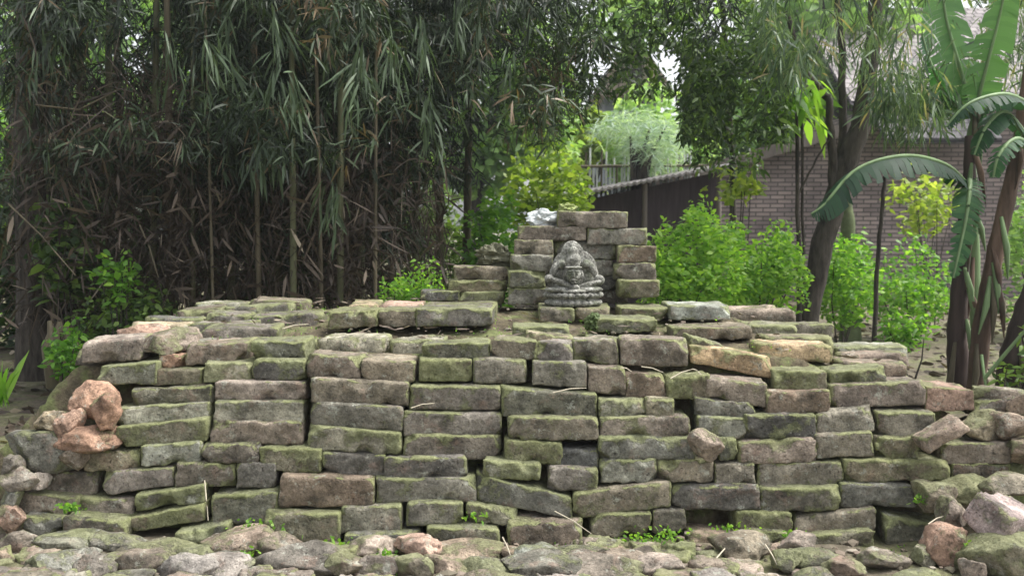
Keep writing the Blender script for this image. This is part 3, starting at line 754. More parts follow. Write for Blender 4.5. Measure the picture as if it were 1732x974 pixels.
def culm(root, bx, by, lean, height, r, mat, rng, arch=0.0):
    pts, rad = [], []
    n_ = 26
    for i in range(n_):
        t = i / (n_ - 1)
        z = height * t * (1 - 0.12 * abs(arch) * t)
        pts.append(Vector((bx + lean[0] * t * height * 0.1 + arch * 1.6 * t * t, by + lean[1] * t * height * 0.1 - abs(arch) * 0.6 * t * t, z - 0.05)))
        rr = r * (1 - 0.6 * t) * (1.12 if i % 2 == 0 else 0.98); rad.append(rr)
    return tubes_obj("culm", [tube(pts, rad, 8)], mat, root, root.location)

def twigs(rng, n_, box, Lr, W, up=0.0, flat=0.3, lump=-2, seed=0):
    C = region(rng, n_, *box, lump=lump, seed=seed)
    n_ = len(C); D = rng.normal(size=(n_, 3)) * np.array([0.7, 0.5, 1.0]); D[:, 2] += up
    L = rng.uniform(*Lr, n_)
    return C, D, L, np.full(n_, W) * rng.uniform(0.6, 1.7, n_), np.clip(rng.beta(1.6, 2.2, n_), 0, 1), rng.uniform(-0.1, 0.4, n_)

def cat(*sets): return [np.concatenate(x) for x in zip(*sets)]

def bamboo_clump(cx_, cy_, label, culms, spray_sets, twig_sets, seed, near=()):
    rng = np.random.default_rng(seed)
    root = empty("bamboo_clump", (cx_, cy_, 0)); tag(root, label, "bamboo", "bamboo clumps behind the ruin")
    for c in culms: culm(root, *c, rng)
    C = np.concatenate([region(rng, *s[:7], lump=s[7], seed=seed, freq=1.7) for s in spray_sets])
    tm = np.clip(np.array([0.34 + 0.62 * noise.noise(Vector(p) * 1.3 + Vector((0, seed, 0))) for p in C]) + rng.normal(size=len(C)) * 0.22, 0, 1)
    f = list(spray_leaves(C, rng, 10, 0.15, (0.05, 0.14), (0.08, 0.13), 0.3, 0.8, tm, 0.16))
    if near:
        C2 = np.concatenate([region(rng, *s, lump=-2) for s in near])
        f2 = spray_leaves(C2, rng, 11, 0.24, (0.10, 0.17), (0.08, 0.11), 1.5, 0.38, rng.uniform(.5, .74, len(C2)), 0.05)
        f = cat(f, f2)
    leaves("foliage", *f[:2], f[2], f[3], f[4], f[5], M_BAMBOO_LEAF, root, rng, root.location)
    if twig_sets:
        t = cat(*[twigs(rng, *a) for a in twig_sets])
        leaves("dry_twigs", *t, M_DRY, root, rng, root.location)
    return root

def cbase(px, Y): return ((px - CX) / FPX * Y, Y)
def cl(px, Y, lean, h, r, dry=False, arch=0.0):
    x, y = cbase(px, Y); return (x, y, lean, h, r, M_CULMDRY if dry else M_CULM)
def culm_fix(c): return c
# left, middle and right clumps of the dark bamboo thicket
bamboo_clump(-2.9, 6.9, "dark bamboo clump at the left, its culms hidden by tangled dry twigs",
    [cl(95, 6.6, (-.3, .1), 6, .03), cl(130, 7.0, (.2, .1), 6, .028), cl(180, 6.8, (.1, .3), 6, .03), cl(215, 7.3, (-.2, .1), 6, .03, True), cl(250, 6.7, (.3, .2), 6, .026)],
    [(2500, -20, 330, -300, 330, 6.2, 8.2, -0.03), (900, 60, 330, -60, 250, 5.6, 6.4, 0.12), (1500, -300, 400, -1100, -300, 6.2, 8.6, -0.2)],  # topmost spray box: unseen canopy, extended upward to shade the thicket
    [(3200, (20, 330, 120, 520, 6.0, 7.6), (0.08, 0.32), 0.006, 0.1), (250, (20, 330, 120, 520, 6.0, 7.6), (0.3, 0.7), 0.006, 0.8), (900, (20, 320, 200, 560, 5.9, 7.0), (0.08, 0.22), 0.016, -0.4)], 11, [(5, 60, 160, -20, 120, 5.7, 6.0), (3, 260, 330, 20, 120, 5.7, 6.0)])
bamboo_clump(-1.3, 6.9, "dark bamboo clump in the thicket middle with a pale culm at its left",
    [cl(288, 6.6, (.02, .1), 6, .028, True), cl(322, 6.5, (.15, .1), 6, .016), cl(385, 6.9, (.2, .2), 6, .03), cl(438, 6.3, (-.08, .1), 6, .018, True), cl(470, 7.0, (-.1, .2), 6, .03), cl(545, 6.15, (-.12, .1), 6, .013, True), cl(360, 6.1, (-.1, .1), 6, .010, True), cl(494, 6.2, (.05, .1), 6, .022), cl(356, 7.2, (-.3, .2), 6, .03), cl(530, 6.9, (.25, .2), 6, .028)],
    [(3400, 280, 640, -300, 290, 6.2, 8.2, -0.2), (1000, 300, 640, -80, 250, 5.5, 6.3, 0.08), (2000, 200, 700, -1100, -300, 6.2, 8.8, -0.2), (500, 330, 640, 250, 420, 6.4, 7.6, 0.05)],  # includes unseen canopy overhead, carried up for its shade
    [(3000, (270, 640, 250, 520, 6.1, 7.6), (0.08, 0.3), 0.006, 0.3), (260, (270, 640, 250, 520, 6.1, 7.6), (0.3, 0.7), 0.006, 1.2), (800, (270, 640, 300, 520, 6.0, 7.0), (0.08, 0.22), 0.015, -0.4)], 23,
    [(5, 340, 380, 30, 120, 5.4, 5.6), (7, 440, 500, 20, 130, 5.3, 5.6), (8, 590, 625, 50, 120, 5.3, 5.5), (3, 440, 480, 210, 240, 5.6, 5.8), (4, 550, 580, 290, 330, 5.7, 5.9), (4, 380, 470, -40, 20, 5.4, 5.8)])
bamboo_clump(0.1, 7.3, "bamboo clump at the right of the thicket whose branches arch over the statue",
    [cl(632, 6.2, (.1, .1), 6, .012, True), cl(572, 6.3, (.12, .1), 6, .022), cl(612, 6.8, (-.1, .2), 6, .028), cl(655, 7.0, (.3, .2), 6, .026, True), cl(745, 7.6, (-.05, .2), 6, .034), cl(785, 7.9, (.2, .1), 6, .034, True), cl(700, 7.4, (.1, .2), 6, .026)],
    [(2500, 600, 800, -300, 290, 6.3, 8.2, -0.15), (1300, 780, 950, -300, 215, 6.3, 8.4, -0.02), (420, 620, 960, -80, 180, 5.6, 6.4, 0.12), (620, 940, 1250, -250, 50, 6.6, 8.6, 0.05), (160, 930, 1020, 40, 150, 6.6, 8.0, 0.0), (1800, 650, 1100, -1000, -250, 6.4, 9.0, -0.1), (350, 600, 720, 260, 400, 6.8, 8.0, 0.1)],  # the highest box is unseen canopy, raised above view to add shade
    [(1300, (560, 740, 220, 500, 6.2, 7.8), (0.08, 0.3), 0.006, 0.3), (120, (560, 740, 220, 500, 6.2, 7.8), (0.3, 0.6), 0.006, 1.2), (500, (560, 760, 260, 500, 6.2, 7.6), (0.08, 0.22), 0.014, -0.4)], 37,
    [(7, 660, 720, 20, 90, 5.3, 5.7), (4, 700, 730, 150, 190, 5.5, 5.8), (5, 760, 900, -20, 60, 5.6, 6.0)])

# ------------------------------------------------------------------ broad-leaved plants
def ovate(C, rng, Lr, Wr, tint_mu=0.5, tdev=0.25, up=0.3, droop=0.3):
    n_ = len(C); D = rng.normal(size=(n_, 3)); D[:, 2] = D[:, 2] * 0.5 + up
    L = rng.uniform(*Lr, n_)
    return C, D, L, L * rng.uniform(*Wr, n_), np.clip(tint_mu + rng.normal(size=n_) * tdev, 0, 1), droop * rng.uniform(0, 1.6, n_)
def shrub(name, x0, x1, ytop, ybot, Y, depth, n_, Lr, mat, label, cat_, group=None, seed=0, stems=7, Wr=(0.4, 0.55), lump=-0.15, mu=0.5):
    rng = np.random.default_rng(seed + 100)
    a, b = P(x0, ytop, Y), P(x1, ybot, Y); cx_, hx = (a.x + b.x) / 2, (b.x - a.x) / 2
    zt, zb = a.z, b.z
    gz = ground_z(cx_, Y) - 0.01
    root = empty(name, (cx_, Y, gz)); tag(root, label, cat_, group)
    u = rng.normal(size=(n_, 3)); u = unit(u) * (rng.random((n_, 1)) ** 0.4)
    Pn = np.stack([cx_ + u[:, 0] * hx, Y + u[:, 1] * depth / 2, (zt + zb) / 2 + u[:, 2] * (zt - zb) / 2], 1)
    keep = np.array([noise.noise(Vector(p) * 3.3 + Vector((seed, 1, 0))) + 0.4 * noise.noise(Vector(p) * 8) > lump for p in Pn])
    out = np.array([0.20 * noise.noise(Vector((p[0] * 8, p[1] * 8, seed))) + 0.10 * noise.noise(Vector((p[0] * 19, p[1] * 19, seed))) for p in Pn]); Pn[:, 2] += out * np.clip((Pn[:, 2] - zb) / (zt - zb), 0, 1)
    Pn = Pn[keep]
    f = ovate(Pn, rng, Lr, Wr, mu)
    leaves("foliage", *f, mat, root, rng, root.location)
    T = []
    for _ in range(stems):
        e_ = Vector(Pn[rng.integers(len(Pn))]); s_ = Vector((cx_ + rng.uniform(-.3, .3) * hx, Y + rng.uniform(-.2, .2) * depth, gz))
        m_ = (s_ + e_) / 2 + Vector((rng.uniform(-.04, .04), 0, 0.03))
        T.append(tube([s_, m_, e_], [0.008, 0.006, 0.003], 5))
    tubes_obj("stem", T, M_BARK, root, root.location)
    return root
shrub("leafy_bush", 1070, 1260, 352, 580, 6.9, 0.9, 10500, (0.02, 0.065), M_BUSH, "bright green leafy bush just right of the small wall", "bush", "bright green bushes", 1, mu=0.75, lump=-0.02)
shrub("leafy_bush", 1190, 1365, 375, 580, 7.2, 0.9, 9500, (0.02, 0.065), M_BUSH, "bright green leafy bush against the left side of the leaning tree trunk", "bush", "bright green bushes", 2, mu=0.7, lump=-0.02)
shrub("leafy_bush", 1375, 1480, 395, 560, 8.8, 0.9, 2400, (0.04, 0.08), M_BUSH, "green bush between the leaning trunk and the thin sapling", "bush", "bright green bushes", 3, mu=0.6)
shrub("leafy_bush", 1470, 1610, 410, 570, 9.3, 1.0, 2600, (0.04, 0.08), M_BUSH, "loose green bush between the sapling and the banana plant", "bush", "bright green bushes", 4, mu=0.55)
shrub("leafy_bush", 1690, 1800, 300, 560, 9.6, 1.0, 2600, (0.05, 0.09), M_FAR, "greyish green bush behind the banana plant at the right edge", "bush", "bright green bushes", 5, mu=0.4)
shrub("low_plant", 640, 752, 462, 530, 5.75, 0.4, 1500, (0.02, 0.045), M_BUSH, "low bright green creeping plant behind the raised step", "plant", None, 6, mu=0.6)
shrub("low_plant", 1490, 1575, 545, 600, 6.9, 0.4, 700, (0.05, 0.10), M_BUSH, "small bright green fern-like plant right of the sapling foot", "plant", None, 7, mu=0.5, Wr=(.2, .3))
shrub("undergrowth_shrub", 680, 800, 330, 500, 8.6, 0.9, 2200, (0.04, 0.09), M_DARK_LEAF, "dark green shrub among the culms left of the small wall", "shrub", "shrubs in the gap left of the statue", 8, mu=0.8)
shrub("undergrowth_shrub", 780, 905, 330, 520, 7.6, 0.8, 2600, (0.04, 0.09), M_BUSH, "fresh green shrub directly left of the small wall", "shrub", "shrubs in the gap left of the statue", 9, mu=0.35)
shrub("undergrowth_shrub", 850, 1000, 240, 420, 9.6, 1.2, 3000, (0.05, 0.11), M_YELLOW, "yellow-green shrub above the white plastic bag", "shrub", "shrubs in the gap left of the statue", 10, mu=0.35)
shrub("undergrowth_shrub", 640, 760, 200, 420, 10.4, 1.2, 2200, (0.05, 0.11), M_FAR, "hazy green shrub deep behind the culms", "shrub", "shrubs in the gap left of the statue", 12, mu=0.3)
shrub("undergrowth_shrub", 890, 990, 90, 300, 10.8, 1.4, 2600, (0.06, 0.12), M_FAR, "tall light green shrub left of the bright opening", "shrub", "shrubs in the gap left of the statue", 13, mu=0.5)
shrub("small_herb", 160, 232, 430, 520, 5.9, 0.35, 240, (0.035, 0.065), M_BUSH, "bright green broad-leaved herb left of the pale culm", "herb", "herbs at the left", 14, Wr=(.5, .7), mu=0.45)
shrub("small_herb", 120, 300, 470, 600, 6.1, 0.6, 1600, (0.03, 0.07), M_DARK_LEAF, "dark green herbs along the foot of the thicket at the left", "herb", "herbs at the left", 15, mu=0.7)
shrub("small_herb", 50, 160, 330, 520, 6.3, 0.5, 900, (0.06, 0.12), M_DARK_LEAF, "dark climbing leaves on the left tree trunk", "climber", "herbs at the left", 16, mu=0.6)
shrub("small_herb", 75, 150, 560, 640, 5.5, 0.3, 350, (0.03, 0.06), M_BUSH, "little green herb beside the stump at the left", "herb", "herbs at the left", 17, mu=0.2)
shrub("yellow_sapling_bush", 1500, 1625, 290, 400, 10.5, 0.8, 900, (0.06, 0.12), M_YELLOW, "yellow-green sapling leaves before the brick house wall", "shrub", None, 18, mu=0.7)
shrub("yellow_sapling_bush", 1195, 1300, 285, 350, 8.0, 0.6, 260, (0.06, 0.12), M_YELLOW, "flat yellow-green leaf sprays left of the thin twin stems", "shrub", None, 19, mu=0.7)
shrub("left_edge_bush", -120, 24, 120, 560, 9.5, 1.5, 3500, (0.06, 0.12), M_BUSH, "sunlit green bush seen past the trunk at the left edge", "bush", None, 20, mu=0.6)

# ------------------------------------------------------------------ trees
def tree(name, label, trunk_pts, radii, limbs, foliage, mat_leaf, seed, group=None, bark=None, category="tree"):
    rng = np.random.default_rng(seed)
    pts = [P(*p) for p in trunk_pts]
    root = empty(name, (pts[0].x, pts[0].y, pts[0].z)); tag(root, label, category, group)
    def dense(ps, rs, n=5):
        o_, q_ = [], []
        for i in range(len(ps) - 1):
            for j in range(n):
                t = j / n; o_.append(ps[i].lerp(ps[i + 1], t) + Vector((noise.noise(ps[i] + Vector((j, 0, seed))), 0, 0)) * 0.012); q_.append((rs[i] * (1 - t) + rs[i + 1] * t) * (1 + 0.08 * noise.noise(Vector((i, j, seed * 1.3)))))
        o_.append(ps[-1]); q_.append(rs[-1]); return tube(o_, q_, 10)
    tubes_obj("trunk", [dense(pts, radii)], bark or M_BARK, root, root.location)
    for lp, lr in limbs:
        tubes_obj("branch", [dense([P(*p) for p in lp], lr)], bark or M_BARK, root, root.location)
    for (kind, args) in foliage:
        if kind == 'spray':
            C = np.concatenate([region(rng, *s[:7], lump=s[7], seed=seed) for s in args[0]])
            f = spray_leaves(C, rng, *args[1:])
        else:
            C = np.concatenate([region(rng, *s[:7], lump=s[7], seed=seed, freq=2.2) for s in args[0]])
            f = ovate(C, rng, *args[1:])
        leaves("crown", *f, mat_leaf, root, rng, root.location)
    return root
GY = 616
tree("leaning_tree", "dark leaning tree trunk dividing into slender stems before the brick house",
     [(1358, 622, 8.0), (1368, 520, 8.0), (1392, 410, 8.0), (1425, 300, 8.0), (1455, 215, 8.0), (1478, 60, 8.0), (1490, -200, 8.0)],
     [0.105, 0.092, 0.090, 0.095, 0.08, 0.062, 0.05],
     [([(1412, 350, 8.0), (1408, 260, 7.95), (1402, 170, 7.9), (1360, 120, 7.9), (1330, 20, 7.9)], [0.05, 0.034, 0.03, 0.026, 0.02]),
      ([(1418, 330, 8.0), (1426, 220, 8.1), (1424, 90, 8.1), (1410, -60, 8.1)], [0.04, 0.034, 0.03, 0.024]),
      ([(1402, 165, 7.9), (1300, 122, 7.8), (1200, 130, 7.7)], [0.024, 0.018, 0.008])],
     [('spray', ([(600, 1290, 1620, -260, 20, 6.3, 8.2, -0.1), (150, 1290, 1380, 10, 110, 6.2, 7.8, 0.0), (160, 1600, 1760, -80, 110, 7.2, 8.2, 0.0), (260, 1470, 1630, 10, 160, 6.2, 7.8, 0.0), (90, 1480, 1610, 120, 205, 6.2, 7.2, 0.0), (90, 1380, 1480, -20, 90, 6.8, 7.8, 0.0)], 9, 0.18, (0.07, 0.15), (0.08, 0.12), 0.9, 0.6))],
     M_PALE_LEAF, 51)
tree("shade_tree", "dense dark green tree whose small leaves hang right of the bright opening",
     [(1250, 600, 8.6), (1243, 450, 8.6), (1238, 300, 8.6), (1230, 120, 8.6), (1210, -150, 8.6)], [0.035, 0.03, 0.028, 0.026, 0.02],
     [([(1236, 240, 8.6), (1180, 120, 8.4), (1100, 40, 8.2)], [0.02, 0.015, 0.008])],
     [('ovate', ([(6500, 1060, 1320, -250, 90, 7.0, 8.8, -0.02), (7000, 1150, 1340, 70, 240, 7.2, 8.8, -0.05), (1500, 1165, 1290, 215, 290, 7.4, 8.6, 0.02), (2600, 960, 1180, 60, 165, 7.2, 8.8, 0.08), (3800, 790, 1000, -60, 250, 7.0, 8.6, 0.05), (3000, 930, 1180, -120, 90, 7.0, 8.6, -0.05)], (0.035, 0.085), (0.28, 0.42), 0.5, 0.28, -0.3, 0.5))],
     M_DARK_LEAF, 52)
tree("hung_tree", "dark trunk at the left edge wrapped in dead creepers",
     [(62, 640, 6.6), (60, 500, 6.6), (52, 300, 6.6), (56, 100, 6.6), (66, -250, 6.6)], [0.14, 0.12, 0.11, 0.11, 0.10],
     [([(56, 300, 6.5), (120, 180, 6.3), (210, 150, 6.2)], [0.012, 0.01, 0.006])],
     [('spray', ([(650, -40, 130, -200, 160, 6.2, 7.2, 0.0), (330, -10, 130, 150, 420, 6.2, 6.7, 0.1)], 7, 0.16, (0.1, 0.18), (0.07, 0.12), 0.8, 0.6))], M_BAMBOO_LEAF, 53)
tree("sapling", "thin dark straight sapling standing between the leaning tree and the banana plant",
     [(1478, 640, 7.4), (1480, 560, 7.4), (1484, 440, 7.4), (1492, 340, 7.4), (1496, 298, 7.4)], [0.022, 0.019, 0.017, 0.015, 0.012], [],
     [], M_BUSH, 54)
tree("twin_stem", "pair of thin straight stems left of the leaning trunk",
     [(1352, 590, 7.9), (1350, 400, 7.9), (1347, 200, 7.9), (1345, 60, 7.9)], [0.02, 0.018, 0.015, 0.012],
     [([(1362, 590, 7.95), (1358, 400, 7.95), (1356, 220, 7.95), (1352, 90, 7.95)], [0.013, 0.012, 0.011, 0.01]),
      ([(1350, 330, 7.9), (1380, 270, 7.9), (1405, 230, 7.9)], [0.010, 0.008, 0.006])],
     [('ovate', ([(110, 1305, 1385, 130, 210, 7.6, 8.2, -1)], (0.14, 0.26), (0.25, 0.35), 0.75, 0.2, -0.1, 0.6))], M_BUSH, 55)
tree("mossy_stump_tree", "short mossy stem behind the leaning trunk",
     [(1438, 600, 9.4), (1436, 480, 9.4), (1434, 380, 9.4), (1430, 330, 9.4)], [0.12, 0.08, 0.07, 0.05], [], [], M_BUSH, 56, bark=plain("mossy_bark", (0.10, 0.12, 0.06), 0.5, 9))

# fallen grey pole and dead sticks of the left thicket
def stick(a, b, r, mat, name, label, catg, sag=0.0, group=None):
    if name == 'dead_stick': r *= 0.5; mat = M_CULMDRY; sag = sag or 0.03
    A, B = P(*a), P(*b); M = (A + B) / 2 + Vector((0, 0, sag))
    v, f = tube([A, A.lerp(M, .6), M, M.lerp(B, .4), B], [r, r * .95, r * .9, r * .8, r * .5], 6)
    o = link(name, np_mesh(name, [tuple(x - A) for x in v], [f]), mat, None, A)
    tag(o, label, catg, group); return o
stick((14, 345, 5.9), (128, 466, 5.8), .011, M_CULMDRY, "dead_stick", "pale thin stick slanting down to the right at the left edge", "stick", 0.02)
stick((236, 380, 6.0), (268, 470, 5.95), .012, M_STRAW, "dead_stick", "short bleached stick leaning left of the pale culm", "stick")
stick((60, 178, 6.1), (205, 150, 6.2), .013, M_BARK, "dead_stick", "nearly level brown vine crossing the left thicket", "stick", -0.08)
stick((352, 300, 6.05), (375, 350, 6.05), .014, M_STRAW, "dead_stick", "pale dry sheath caught high among the culms", "stick")
stick((636, 455, 6.3), (680, 428, 6.4), .010, M_STRAW, "dead_stick", "thin pale stick behind the raised step", "stick")
def stump():
    b = P(108, 640, 5.7); root = empty("tree_stump", tuple(b)); tag(root, "ragged brown stump between the left trunk and the ruin", "stump")
    T = []
    for k in range(9):
        x = b.x + rnd.uniform(-.07, .07); h = rnd.uniform(.2, .34)
        T.append(tube([Vector((x, b.y, b.z - .05)), Vector((x + rnd.uniform(-.02, .02), b.y + rnd.uniform(-.04, .04), b.z + h * .6)), Vector((x + rnd.uniform(-.05, .05), b.y, b.z + h))], [.035, .028, .012], 7))
    tubes_obj("wood", T, M_CULMDRY, root, root.location)
stump()


# ------------------------------------------------------------------ banana plants
def banana_leaf(root, pts, width, tint, seed, ragged=0.35, fold=0.35, name="leaf", side0=None):
    """blade built along a midrib path; torn into strips that droop by different amounts"""
    rng = random.Random(seed); ps = [P(*p) for p in pts]
    path = []
    n_ = 40
    for i in range(n_ + 1):
        t = i / n_ * (len(ps) - 1); k = min(int(t), len(ps) - 2); f = t - k
        p0 = ps[max(k - 1, 0)]; p1 = ps[k]; p2 = ps[k + 1]; p3 = ps[min(k + 2, len(ps) - 1)]
        path.append(0.5 * ((2 * p1) + (p2 - p0) * f + (2 * p0 - 5 * p1 + 4 * p2 - p3) * f * f + (3 * p1 - p0 - 3 * p2 + p3) * f ** 3))
    V, F, T = [], [], []
    for s in (-1, 1):
        droop, gap = 0.0, False
        for i in range(n_):
            if rng.random() < ragged * 1.3: droop = rng.uniform(-0.1, 0.45); gap = rng.random() < 0.8
            else: gap = False
            a, b = path[i], path[i + 1]; d = (b - a).normalized()
            sd_ = side0 or Vector((0, -0.25, 0)).cross(d)
            sd_ = d.cross(Vector((0.0, -0.3, 1.0))).normalized() if side0 is None else (side0 - d * side0.dot(d)).normalized()
            nn = sd_.cross(d).normalized()
            if nn.z < 0: nn = -nn
            def edge(tt):
                wv = width * (math.sin(math.pi * min(1, tt * 0.93 + 0.07)) ** 0.55) * (1 - 0.25 * tt)
                return wv
            w0, w1 = edge(i / n_), edge((i + 1) / n_)
            if gap: w1 *= 0.8; 
            def row(p, w_):
                return [p, p + sd_ * s * w_ * 0.5 - Vector((0, 0, w_ * (fold * 0.25 + droop * .3))) + d * w_ * 0.08, p + sd_ * s * w_ - Vector((0, 0, w_ * (fold + droop))) + d * w_ * 0.18]
            o_ = len(V); shrink = 0.18 if gap else 0.0
            V += [tuple(x) for x in row(a, w0)] + [tuple(x) for x in row(b.lerp(a, shrink * 0), w1)]
            if gap: V[-1] = tuple(Vector(V[-1]) - d * (b - a).length * 0.45)
            F += [(o_, o_ + 1, o_ + 4, o_ + 3), (o_ + 1, o_ + 2, o_ + 5, o_ + 4)]
            tt = min(1, max(0, tint + rng.uniform(-.12, .12))); T += [tt, tt]
    rl = root.location
    me = np_mesh(name, [tuple(Vector(v) - rl) for v in V], [F], True, T)
    o = link(name, me, M_BANANA, root)
    r0 = [0.016 * (1 - 0.8 * i / n_) + 0.003 for i in range(n_ + 1)]
    mv, mf = tube(path, r0, 6)
    link("midrib", np_mesh("midrib", [tuple(v - rl) for v in mv], [mf]), M_STALK, o)
    return o
def banana(label, stem, radii, mat, Y, seed):
    pts = [P(*p) for p in stem]
    root = empty("banana_plant", tuple(pts[0])); tag(root, label, "banana plant", "banana plants at the right")
    ps, rs = [], []
    for i in range(len(pts) - 1):
        for j in range(6): t = j / 6; ps.append(pts[i].lerp(pts[i + 1], t)); rs.append((radii[i] * (1 - t) + radii[i + 1] * t) * (1 + 0.06 * math.sin(j * 2.1 + i)))
    ps.append(pts[-1]); rs.append(radii[-1])
    tubes_obj("pseudostem", [tube(ps, rs, 12)], mat, root, root.location)
    rng = random.Random(seed)
    for k in range(9):      # loose hanging sheaths
        i = rng.randrange(3, len(ps) - 1); p = ps[i] + Vector((rng.uniform(-1, 1) * rs[i] * 0.8, -rs[i] * 0.8, 0)); L = rng.uniform(.25, .5)
        q = p + Vector((rng.uniform(-.1, .1), -0.04, -L))
        tubes_obj("dry_sheath", [tube([p, p.lerp(q, .5) + Vector((0, -.03, 0)), q], [0.012, 0.022, 0.004], 5)], rng.choice([M_CULMDRY, M_BANSTEM, M_STALK]), root, root.location)
    return root
b1 = banana("banana plant with a dark rotting stem and one broad leaf bending to the left", [(1622, 662, 6.6), (1618, 560, 6.6), (1628, 430, 6.6), (1640, 300, 6.6), (1640, 230, 6.6)], [0.075, 0.062, 0.05, 0.042, 0.03], M_BANSTEM_D, 6.6, 3)
banana_leaf(b1, [(1640, 318, 6.6), (1600, 280, 6.4), (1530, 264, 6.2), (1450, 286, 6.1), (1395, 345, 6.05), (1372, 362, 6.05)], 0.135, 0.10, 1, 0.4, 0.65)
banana_leaf(b1, [(1640, 300, 6.6), (1640, 322, 6.4), (1632, 380, 6.3), (1612, 470, 6.25)], 0.11, 0.6, 2, 0.6, 0.1, side0=Vector((1, 0, 0.2)))
b2 = banana("banana plant with a brown peeling stem leaning to the right edge", [(1648, 680, 6.4), (1660, 560, 6.4), (1685, 420, 6.4), (1722, 260, 6.4), (1750, 60, 6.4)], [0.055, 0.060, 0.052, 0.046, 0.036], M_BANSTEM, 6.4, 4)
banana_leaf(b2, [(1735, 230, 6.3), (1700, 190, 6.2), (1668, 215, 6.1), (1648, 262, 6.1)], 0.10, 0.3, 3, 0.4, 0.4)
banana_leaf(b2, [(1745, 180, 6.3), (1700, 160, 6.1), (1640, 175, 6.0), (1600, 215, 6.0)], 0.10, 0.15, 4, 0.4, 0.4)
banana_leaf(b2, [(1760, 260, 6.3), (1720, 235, 6.1), (1690, 262, 6.0), (1680, 300, 6.0)], 0.08, 0.5, 14, 0.4, 0.4)
b3 = banana("slender green banana stem with upright young leaves above the house roof", [(1655, 690, 6.8), (1650, 520, 6.8), (1645, 350, 6.8), (1640, 240, 6.8), (1652, 180, 6.8)], [0.04, 0.04, 0.036, 0.032, 0.018], M_STALK, 6.8, 5)
banana_leaf(b3, [(1648, 195, 6.8), (1664, 130, 6.7), (1690, 30, 6.6), (1715, -90, 6.5)], 0.19, 0.85, 5, 0.25, 0.1, side0=Vector((1, 0.3, 0)))
banana_leaf(b3, [(1645, 200, 6.8), (1625, 120, 6.8), (1600, 30, 6.8), (1590, -60, 6.8)], 0.24, 0.95, 6, 0.25, 0.15, side0=Vector((1, 0.2, 0)))
banana_leaf(b3, [(1650, 195, 6.8), (1608, 168, 6.7), (1575, 110, 6.6), (1560, 60, 6.6)], 0.12, 0.45, 7, 0.3, 0.2)
banana_leaf(b3, [(1655, 200, 6.8), (1690, 170, 6.7), (1740, 165, 6.6), (1790, 200, 6.6)], 0.12, 0.35, 8, 0.3, 0.4)
b4 = banana("dark banana stem cut by the right frame edge", [(1700, 690, 6.1), (1715, 600, 6.1), (1738, 520, 6.1), (1770, 440, 6.1)], [0.08, 0.08, 0.07, 0.06], M_BANSTEM_D, 6.1, 6)
stick((1665, 640, 5.9), (1745, 545, 5.8), .012, M_STALK, "fallen_leaf_stalk", "pale green leaf stalk slanting up to the right beside the banana stems", "leaf stalk", group="fallen stalks")
stick((1660, 600, 6.0), (1668, 660, 5.9), .010, M_STALK, "fallen_leaf_stalk", "short pale stalk hanging down the slender banana stem", "leaf stalk", group="fallen stalks")
shrub("small_herb", 1690, 1760, 585, 680, 5.8, 0.4, 500, (0.04, 0.08), M_DARK_LEAF, "bluish green herb at the foot of the banana plants", "herb", "herbs at the right", 21, mu=0.9)
# long-bladed plant at the left frame edge
def blades(px, py, Y, n_, L, label, mat, seed, spread=0.4):
    rng = np.random.default_rng(seed); b = P(px, py, Y); root = empty("blade_plant", tuple(b)); tag(root, label, "plant")
    C = np.repeat(np.array([b[:]]), n_, 0) + rng.normal(size=(n_, 3)) * np.array([.02, .02, 0]); D = rng.normal(size=(n_, 3)) * spread; D[:, 2] = 1
    leaves("blade", C, D, rng.uniform(L * .5, L, n_), np.full(n_, L * 0.05), rng.uniform(.3, .9, n_), rng.uniform(0, .5, n_), mat, root, rng, root.location)
    return root
blades(2, 690, 5.5, 16, 0.5, "long-bladed green plant cut by the left frame edge", M_BUSH, 1)

# ------------------------------------------------------------------ buildings in the background
def box_bm(bm, x0, x1, y0, y1, z0, z1):
    vs_ = [bm.verts.new((x, y, z)) for z in (z0, z1) for y in (y0, y1) for x in (x0, x1)]
    for f in ((0, 2, 3, 1), (4, 5, 7, 6), (0, 1, 5, 4), (2, 6, 7, 3), (0, 4, 6, 2), (1, 3, 7, 5)): bm.faces.new([vs_[i] for i in f])
def prism(bm, poly, y0, y1):
    """poly: (x,z) outline, extruded along y"""
    a = [bm.verts.new((x, y0, z)) for x, z in poly]; b = [bm.verts.new((x, y1, z)) for x, z in poly]
    bm.faces.new(a); bm.faces.new(b[::-1])
    for i in range(len(poly)):
        j = (i + 1) % len(poly); bm.faces.new((a[j], a[i], b[i], b[j]))
def bobj(name, bm, mat, parent=None):
    bmesh.ops.recalc_face_normals(bm, faces=bm.faces[:])
    me = bpy.data.meshes.new(name); bm.to_mesh(me); bm.free()
    if parent: me.transform(Matrix.Translation(-Vector(parent.location)))
    return link(name, me, mat, parent)
